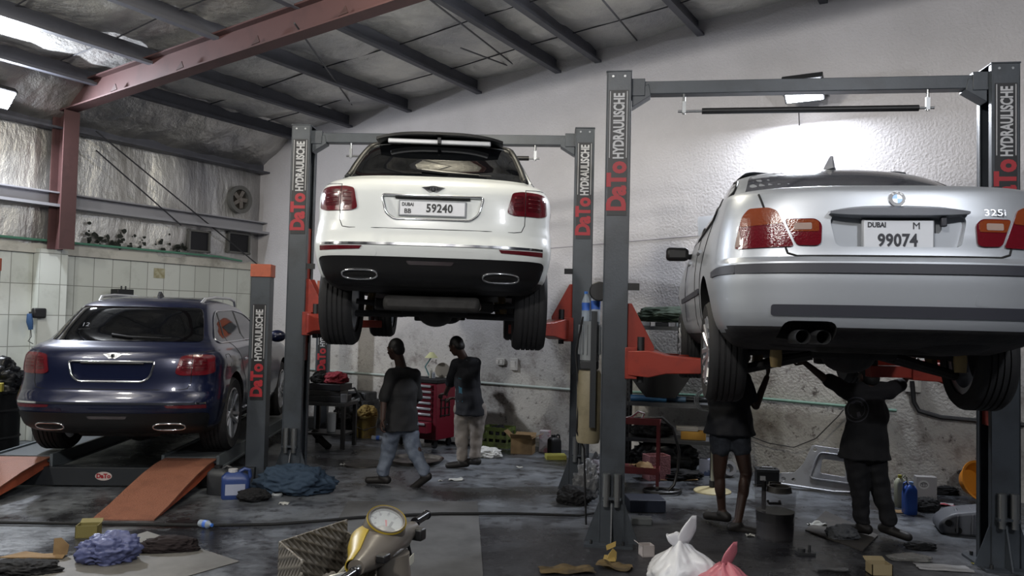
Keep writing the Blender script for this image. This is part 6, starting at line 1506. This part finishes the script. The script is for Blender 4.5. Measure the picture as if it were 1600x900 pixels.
bag('plastic_bag', 'pink plastic bag slumped at the right of the white rubbish bag', fl(1107, 936) + Vector((.12, -.12, 0)), .19, .36, PBM, (-.05, .0), 9, ears=1)
crsheet('cardboard_sheet', 'crushed brown cardboard on the floor at bottom before the right hoist', 'cardboard', fl(885, 893), .40, .17, mat('crushed_card', '#5a4a2e', .9, dirt=('#32291a', 7, .4, .65)), 41, .035, .12)
crsheet('cardboard_sheet', 'torn brown cardboard piece overlapping right end of the crushed cardboard', 'cardboard', fl(960, 888) + Vector((0, 0, .004)), .26, .15, mat('crushed_card', '#5a4a2e', .9), 47, .05, -.3)
t = thing('torn_cardboard', 'upright torn piece of brown packing card before right hoist column', 'cardboard', fl(955, 876), .2)
g = M(); g.prism([(-.05, 0), (.04, 0), (.05, .06), (.02, .09), (-.02, .05)], 0, .01, frame((0, 0, 0), (1, .2, 0), (0, .2, 1))); g.prism([(-.03, .0), (.05, .01), (.07, .05), (-.02, .04)], 0, .008, frame((-.01, 0, .085), (1, .1, .2), (0, .6, .7))); g.prism([(-.10, 0), (.0, -.02), (.02, .06), (-.06, .08)], 0, .008, frame((.02, -.03, .01), (1, 0, .1), (.1, 1, .3))); g.obj('card', mat('packing_card', '#8a743f', .85), t)
carton('carton', 'small white and red open carton behind the white rubbish bag', fl(1010, 868), .10, .10, .09, .2, mat('white_carton', '#9b9390', .7), (0, 1, 0, 0))
# ================================================================ scooter in the foreground
SCG = mat('scooter_grey', '#55504a', .35, coat=.3, dirt=('#46413c', 3, .45, .8)); SCY = mat('scooter_yellow', '#8a7622', .4); SCB = mat('scooter_black', '#131314', .45)
S = thing('scooter', 'old grey and yellow motor scooter with round speedometer, only its front in view', 'scooter', (0, 0, 0))
sp = D(604, 806, 3.22)          # speedometer centre
ax = Vector((.17, .64, 0)).normalized(); ft_ = Vector((-ax.y, ax.x, 0))     # handlebar axis (far grip), forward of the scooter (left)
hc = sp + ft_ * .01 + ax * .0 - Vector((0, 0, .095))
def sv(f, a, z): return hc + ft_ * f + ax * a + Vector((0, 0, z))
# headset: loft along the handlebar axis
rings = []
for a, rf, rz_, df, dz in ((-.24, .035, .04, .0, -.03), (-.17, .055, .06, .0, -.025), (-.10, .085, .085, .005, -.01), (-.03, .105, .10, .01, .0), (.04, .105, .10, .01, .0), (.11, .085, .085, .0, -.005), (.17, .06, .065, -.005, -.01), (.25, .042, .045, -.01, -.012), (.28, .038, .04, -.01, -.012)):
    rings.append([sv(df + rf * math.cos(t_) * (1.0 if math.cos(t_) > 0 else .9), a, dz - .01 + .72 * rz_ * math.sin(t_)) for t_ in [2 * PI * k / 28 for k in range(28)]])
M().loft(rings).obj('headset', SCG, S, ang=60)
# front half in yellow with rim
rings = []
for a, rf, rz_, df, dz in ((-.24, .038, .043, .01, -.03), (-.17, .060, .063, .01, -.025), (-.10, .092, .088, .015, -.01), (-.03, .112, .103, .02, .0), (.04, .112, .103, .02, .0), (.11, .09, .088, .01, -.005), (.17, .062, .068, .005, -.01), (.24, .045, .048, 0, -.012)):
    rings.append([sv(df + rf * math.cos(t_), a, dz - .01 + .74 * rz_ * math.sin(t_)) for t_ in [-1.35 + 2.75 * k / 20 for k in range(21)]] + [sv(df + rf * .9 * math.cos(t_), a, dz - .01 + .66 * rz_ * math.sin(t_)) for t_ in [1.40 - 2.75 * k / 20 for k in range(21)]])
hs = M().loft(rings).obj('front_cowl', SCY, S, ang=60)
# speedometer pod
pn = Vector((0, 0, 1)) * .82 - ft_ * .26 + Vector((0, -.34, 0)); pm_ = pn.to_track_quat('Z', 'Y').to_matrix().to_4x4(); pm_.translation = sp + Vector((0, 0, -.02))
M().lathe([(.098, -.14), (.088, -.05), (.080, .0), (.074, .012), (.068, .010), (.064, -.004)], 40, pm_, cap=False).obj('speedometer_pod', SCG, S)
M().lathe([(.076, .006), (.079, .011), (.081, .004), (.077, .0)], 40, pm_, closed=True).obj('speedometer_rim', SCY, S)
dl = M().prism(ellipse(0, 0, .066, .066, 36), -.012, -.008, pm_).obj('dial', mat('dial_white', '#7f8180', .5), S)
dk = mat('dial_ink', '#3a3c3c', .5)
rot = pm_ @ Matrix.Rotation(math.atan2(1, 0) - PI / 2, 4, 'Z')
# orientation of the lettering: towards the rider
inv = pm_.to_3x3().inverted(); back = inv @ (ft_); ang_ = math.atan2(back.y, back.x) - PI / 2
rot = pm_ @ Matrix.Rotation(ang_, 4, 'Z')
for k in range(7):
    a = R(210 - k * 40); text(str(k * 20), .014, dk, rot @ Matrix.Translation((( .046) * math.cos(a), .046 * math.sin(a), -.0075)), dl, 'dial_number', ext=.0003)
    g = M(); g.box((.059 * math.cos(a), .059 * math.sin(a), -.0075), (.010, .002, .001), (0, 0, a)); o = g.obj('tick', dk, dl); o.data.transform(rot)
o = M().prism([(-.004, -.012), (.004, -.012), (.001, .05), (-.001, .05)], -.007, -.006, rot @ Matrix.Rotation(R(115), 4, 'Z')).obj('needle', REDP, dl)
o = M().box((0, -.022, -.0075), (.034, .010, .001)).obj('odometer', dk, dl); o.data.transform(rot)
M().prism(ellipse(0, 0, .068, .068, 36), .002, .004, pm_).obj('dial_glass', mat('clear_cover', '#dfe4e6', .05, alpha=.12), S)
# bars, grips, levers
M().tube([sv(-.01, -.38, -.045), sv(-.01, .44, -.005)], .011, 10).obj('handlebar', STEEL, S)
for a0, a1, z in ((.31, .46, -.005), (-.27, -.40, -.045)):
    gp = M(); p0 = sv(-.01, a0, z); p1 = sv(-.01, a1, z); gp.tube([p0, p0.lerp(p1, .1), p0.lerp(p1, .12), p0.lerp(p1, .9), p0.lerp(p1, .93), p1], [.021, .021, .017, .018, .022, .020], 16); gp.obj('grip', mat('grip_rubber', '#0c0c10', .25), S)
    M().tube([sv(.03, a0 * .85, z - .02), sv(.09, a0, z - .03), sv(.095, a1 * .9, z - .04), sv(.085, a1, z - .05)], [.010, .008, .007, .009], 8).obj('brake_lever', STEEL, S)
M().box(tuple(sv(-.07, -.16, -.02)), (.05, .04, .03), (0, 0, 1.2)).obj('switch_block', SCB, S, bevel=.006)
M().box(tuple(sv(-.06, .23, -.03)), (.05, .05, .05), (0, 0, 1.2)).obj('switch_block', SCB, S, bevel=.008)
o = M().prism([(0, 0), (.045, .005), (.045, .04), (.0, .035)], 0, .002, frame(sv(-.104, .02, -.10), ax, (0, 0, 1))).obj('sticker', mat('pale_sticker', '#a9a79b', .6), S)
M().tube([sv(.05, -.22, -.05), sv(.10, -.20, -.10), sv(.13, -.16, -.22), sv(.16, -.10, -.34), sv(.16, -.04, -.5)], .011, 8).obj('brake_cable', mat('cable_grey', '#8b8a80', .4), S)
M().tube([sv(-.02, .20, -.05), sv(-.04, .20, -.12), sv(.02, .12, -.18)], .008, 6).obj('throttle_cable', BLACK, S)
# neck, leg shield, fork, wheel, floorboard, seat
gz = -hc.z
rings = []
for z, f, rf, ra in ((-.05, -.005, .098, .085), (-.14, -.03, .082, .07), (-.22, -.05, .07, .06), (-.30, -.06, .066, .056)):
    rings.append([sv(f + rf * math.cos(t_), .01 + ra * math.sin(t_), z) for t_ in [2 * PI * k / 24 for k in range(24)]])
M().loft(rings).obj('steering_cover', SCG, S, ang=60)
rings = []
for z, f, w_ in ((-.16, .06, .08), (-.22, .07, .17), (-.40, .05, .19), (-.62, .02, .18), (gz + .34, -.08, .17), (gz + .30, -.30, .16), (gz + .30, -.62, .16)):
    rings.append([sv(f + .03 * (1 - (x) ** 2) + d_, .0 + w_ * x, z + (.0 if d_ == 0 else -.0)) for x in np.linspace(-1, 1, 11) for d_ in (0,)] + [sv(f + .03 * (1 - x ** 2) + .03, w_ * x, z - .03) for x in np.linspace(1, -1, 11)])
M().loft(rings).obj('leg_shield', SCB, S, ang=60)
M().lathe([(0, 0), (.025, 0), (.035, .01), (.0, .012)], 18, frame(sv(.03, .14, -.25), ax, (0, 0, 1))).obj('shield_hook', SCG, S)
for s in (-1, 1): M().tube([sv(.05, s * .06, -.40), sv(.16, s * .07, gz + .40), sv(.22, s * .07, gz + .21)], .02, 8).obj('fork_leg', STEEL, S)
wf = sv(.22, 0, gz + .21); wa = frame(wf, ft_, (0, 0, 1))
M().lathe([(.13, -.035), (.19, -.045), (.21, -.02), (.21, .02), (.19, .045), (.13, .035)], 40, wa, closed=True).obj('front_tire', RUBBER, S)
M().lathe([(0, -.03), (.132, -.03), (.132, .03), (0, .03)], 32, wa).obj('front_rim', STEELD, S)
M().lathe([(.235, -.07), (.25, -.04), (.255, 0), (.25, .04), (.235, .07), (.228, .07), (.243, 0), (.228, -.07)], 40, wa, closed=True).obj('front_fender', SCY, S)
rings = []
for f, w_, z0, z1 in ((-.55, .14, gz + .30, gz + .62), (-.80, .18, gz + .28, gz + .74), (-1.1, .19, gz + .32, gz + .76), (-1.4, .12, gz + .48, gz + .74)):
    rings.append([sv(f, w_ * x, z0 + (z1 - z0) * z) for x, z in rpoly([(-1, 0), (1, 0), (.9, 1), (-.9, 1)], .25)])
M().loft(rings).obj('rear_body', SCG, S, ang=60)
rings = [[sv(f, w_ * x, gz + z0 + .09 * z) for x, z in rpoly([(-1, 0), (1, 0), (.85, 1), (-.85, 1)], .3)] for f, w_, z0 in ((-.60, .11, .66), (-.85, .15, .75), (-1.2, .15, .77), (-1.38, .10, .76))]
M().loft(rings).obj('seat', SCB, S, ang=60)
wr_ = frame(sv(-1.08, 0, gz + .21), ft_, (0, 0, 1))
M().lathe([(.13, -.04), (.19, -.05), (.21, -.025), (.21, .025), (.19, .05), (.13, .04)], 40, wr_, closed=True).obj('rear_tire', RUBBER, S); M().lathe([(0, -.03), (.132, -.03), (.132, .03), (0, .03)], 32, wr_).obj('rear_rim', STEELD, S)
# chequer plate carrier on the front
CHQ = bpy.data.materials.new('chequer_plate'); CHQ.use_nodes = True; nt = CHQ.node_tree; bs = nt.nodes['Principled BSDF']
bs.inputs['Base Color'].default_value = lin('#5f5a52'); bs.inputs['Metallic'].default_value = .5; bs.inputs['Roughness'].default_value = .5
vv = objcoord(nt, (1, 1, 1)); w1 = nn(nt, 'ShaderNodeTexWave', Scale=16.0); w1.wave_type = 'BANDS'; w1.bands_direction = 'DIAGONAL'; nt.links.new(vv, w1.inputs['Vector'])
mp2 = nt.nodes.new('ShaderNodeMapping'); mp2.inputs['Rotation'].default_value = (0, PI / 2, 0); nt.links.new(vv, mp2.inputs['Vector']); w2 = nn(nt, 'ShaderNodeTexWave', Scale=16.0); w2.bands_direction = 'DIAGONAL'; nt.links.new(mp2.outputs[0], w2.inputs['Vector'])
mx_ = nn(nt, 'ShaderNodeMath', operation='MAXIMUM'); nt.links.new(w1.outputs['Fac'], mx_.inputs[0]); nt.links.new(w2.outputs['Fac'], mx_.inputs[1]); nt.links.new(bumpn(nt, mx_.outputs[0], .7, .01), bs.inputs['Normal'])
cz = 1.03; c0 = D(436, 850, 2.95); c1 = D(486, 868, 2.78); c2 = D(545, 856, 3.30)
def wallp(a, b, top, bot, name):
    d = (b - a); d.z = 0; n = Vector((-d.y, d.x, 0)).normalized() * .004
    g = M(); g.loft([[Vector((a.x, a.y, bot)) - n, Vector((a.x, a.y, bot)) + n, Vector((a.x, a.y, top)) + n, Vector((a.x, a.y, top)) - n], [Vector((b.x, b.y, bot)) - n, Vector((b.x, b.y, bot)) + n, Vector((b.x, b.y, top - .0)) + n, Vector((b.x, b.y, top)) - n]])
    return g.obj(name, CHQ, S, smooth=False)
q0 = Vector((-.84, 3.0, 0)); q1 = Vector((-.70, 2.78, 0)); q3 = Vector((-.66, 3.34, 0)); q2 = Vector((-.50, 3.13, 0))
g = M(); 
wallp(q0, q1, 1.03, .55, 'carrier_panel'); wallp(q0, q3, 1.03, .55, 'carrier_panel'); wallp(q3, q2, .98, .55, 'carrier_panel')
g.prism([(p_.x, p_.y) for p_ in (q0, q1, q2, q3)], .55, .56); g.obj('carrier_floor', CHQ, S)
M().tube([Vector((-.6, 3.05, .56)), sv(.10, 0, -.45)], .015, 8).obj('carrier_arm', STEELD, S)
crumple('grey_rag', 'dusty grey cloth bundle inside the chequer plate carrier', 'rag', mat('dusty_cloth', '#57534e', .95), (-.66, 3.08, .562), (.14, .12, .19), seed=141, amp=.25)
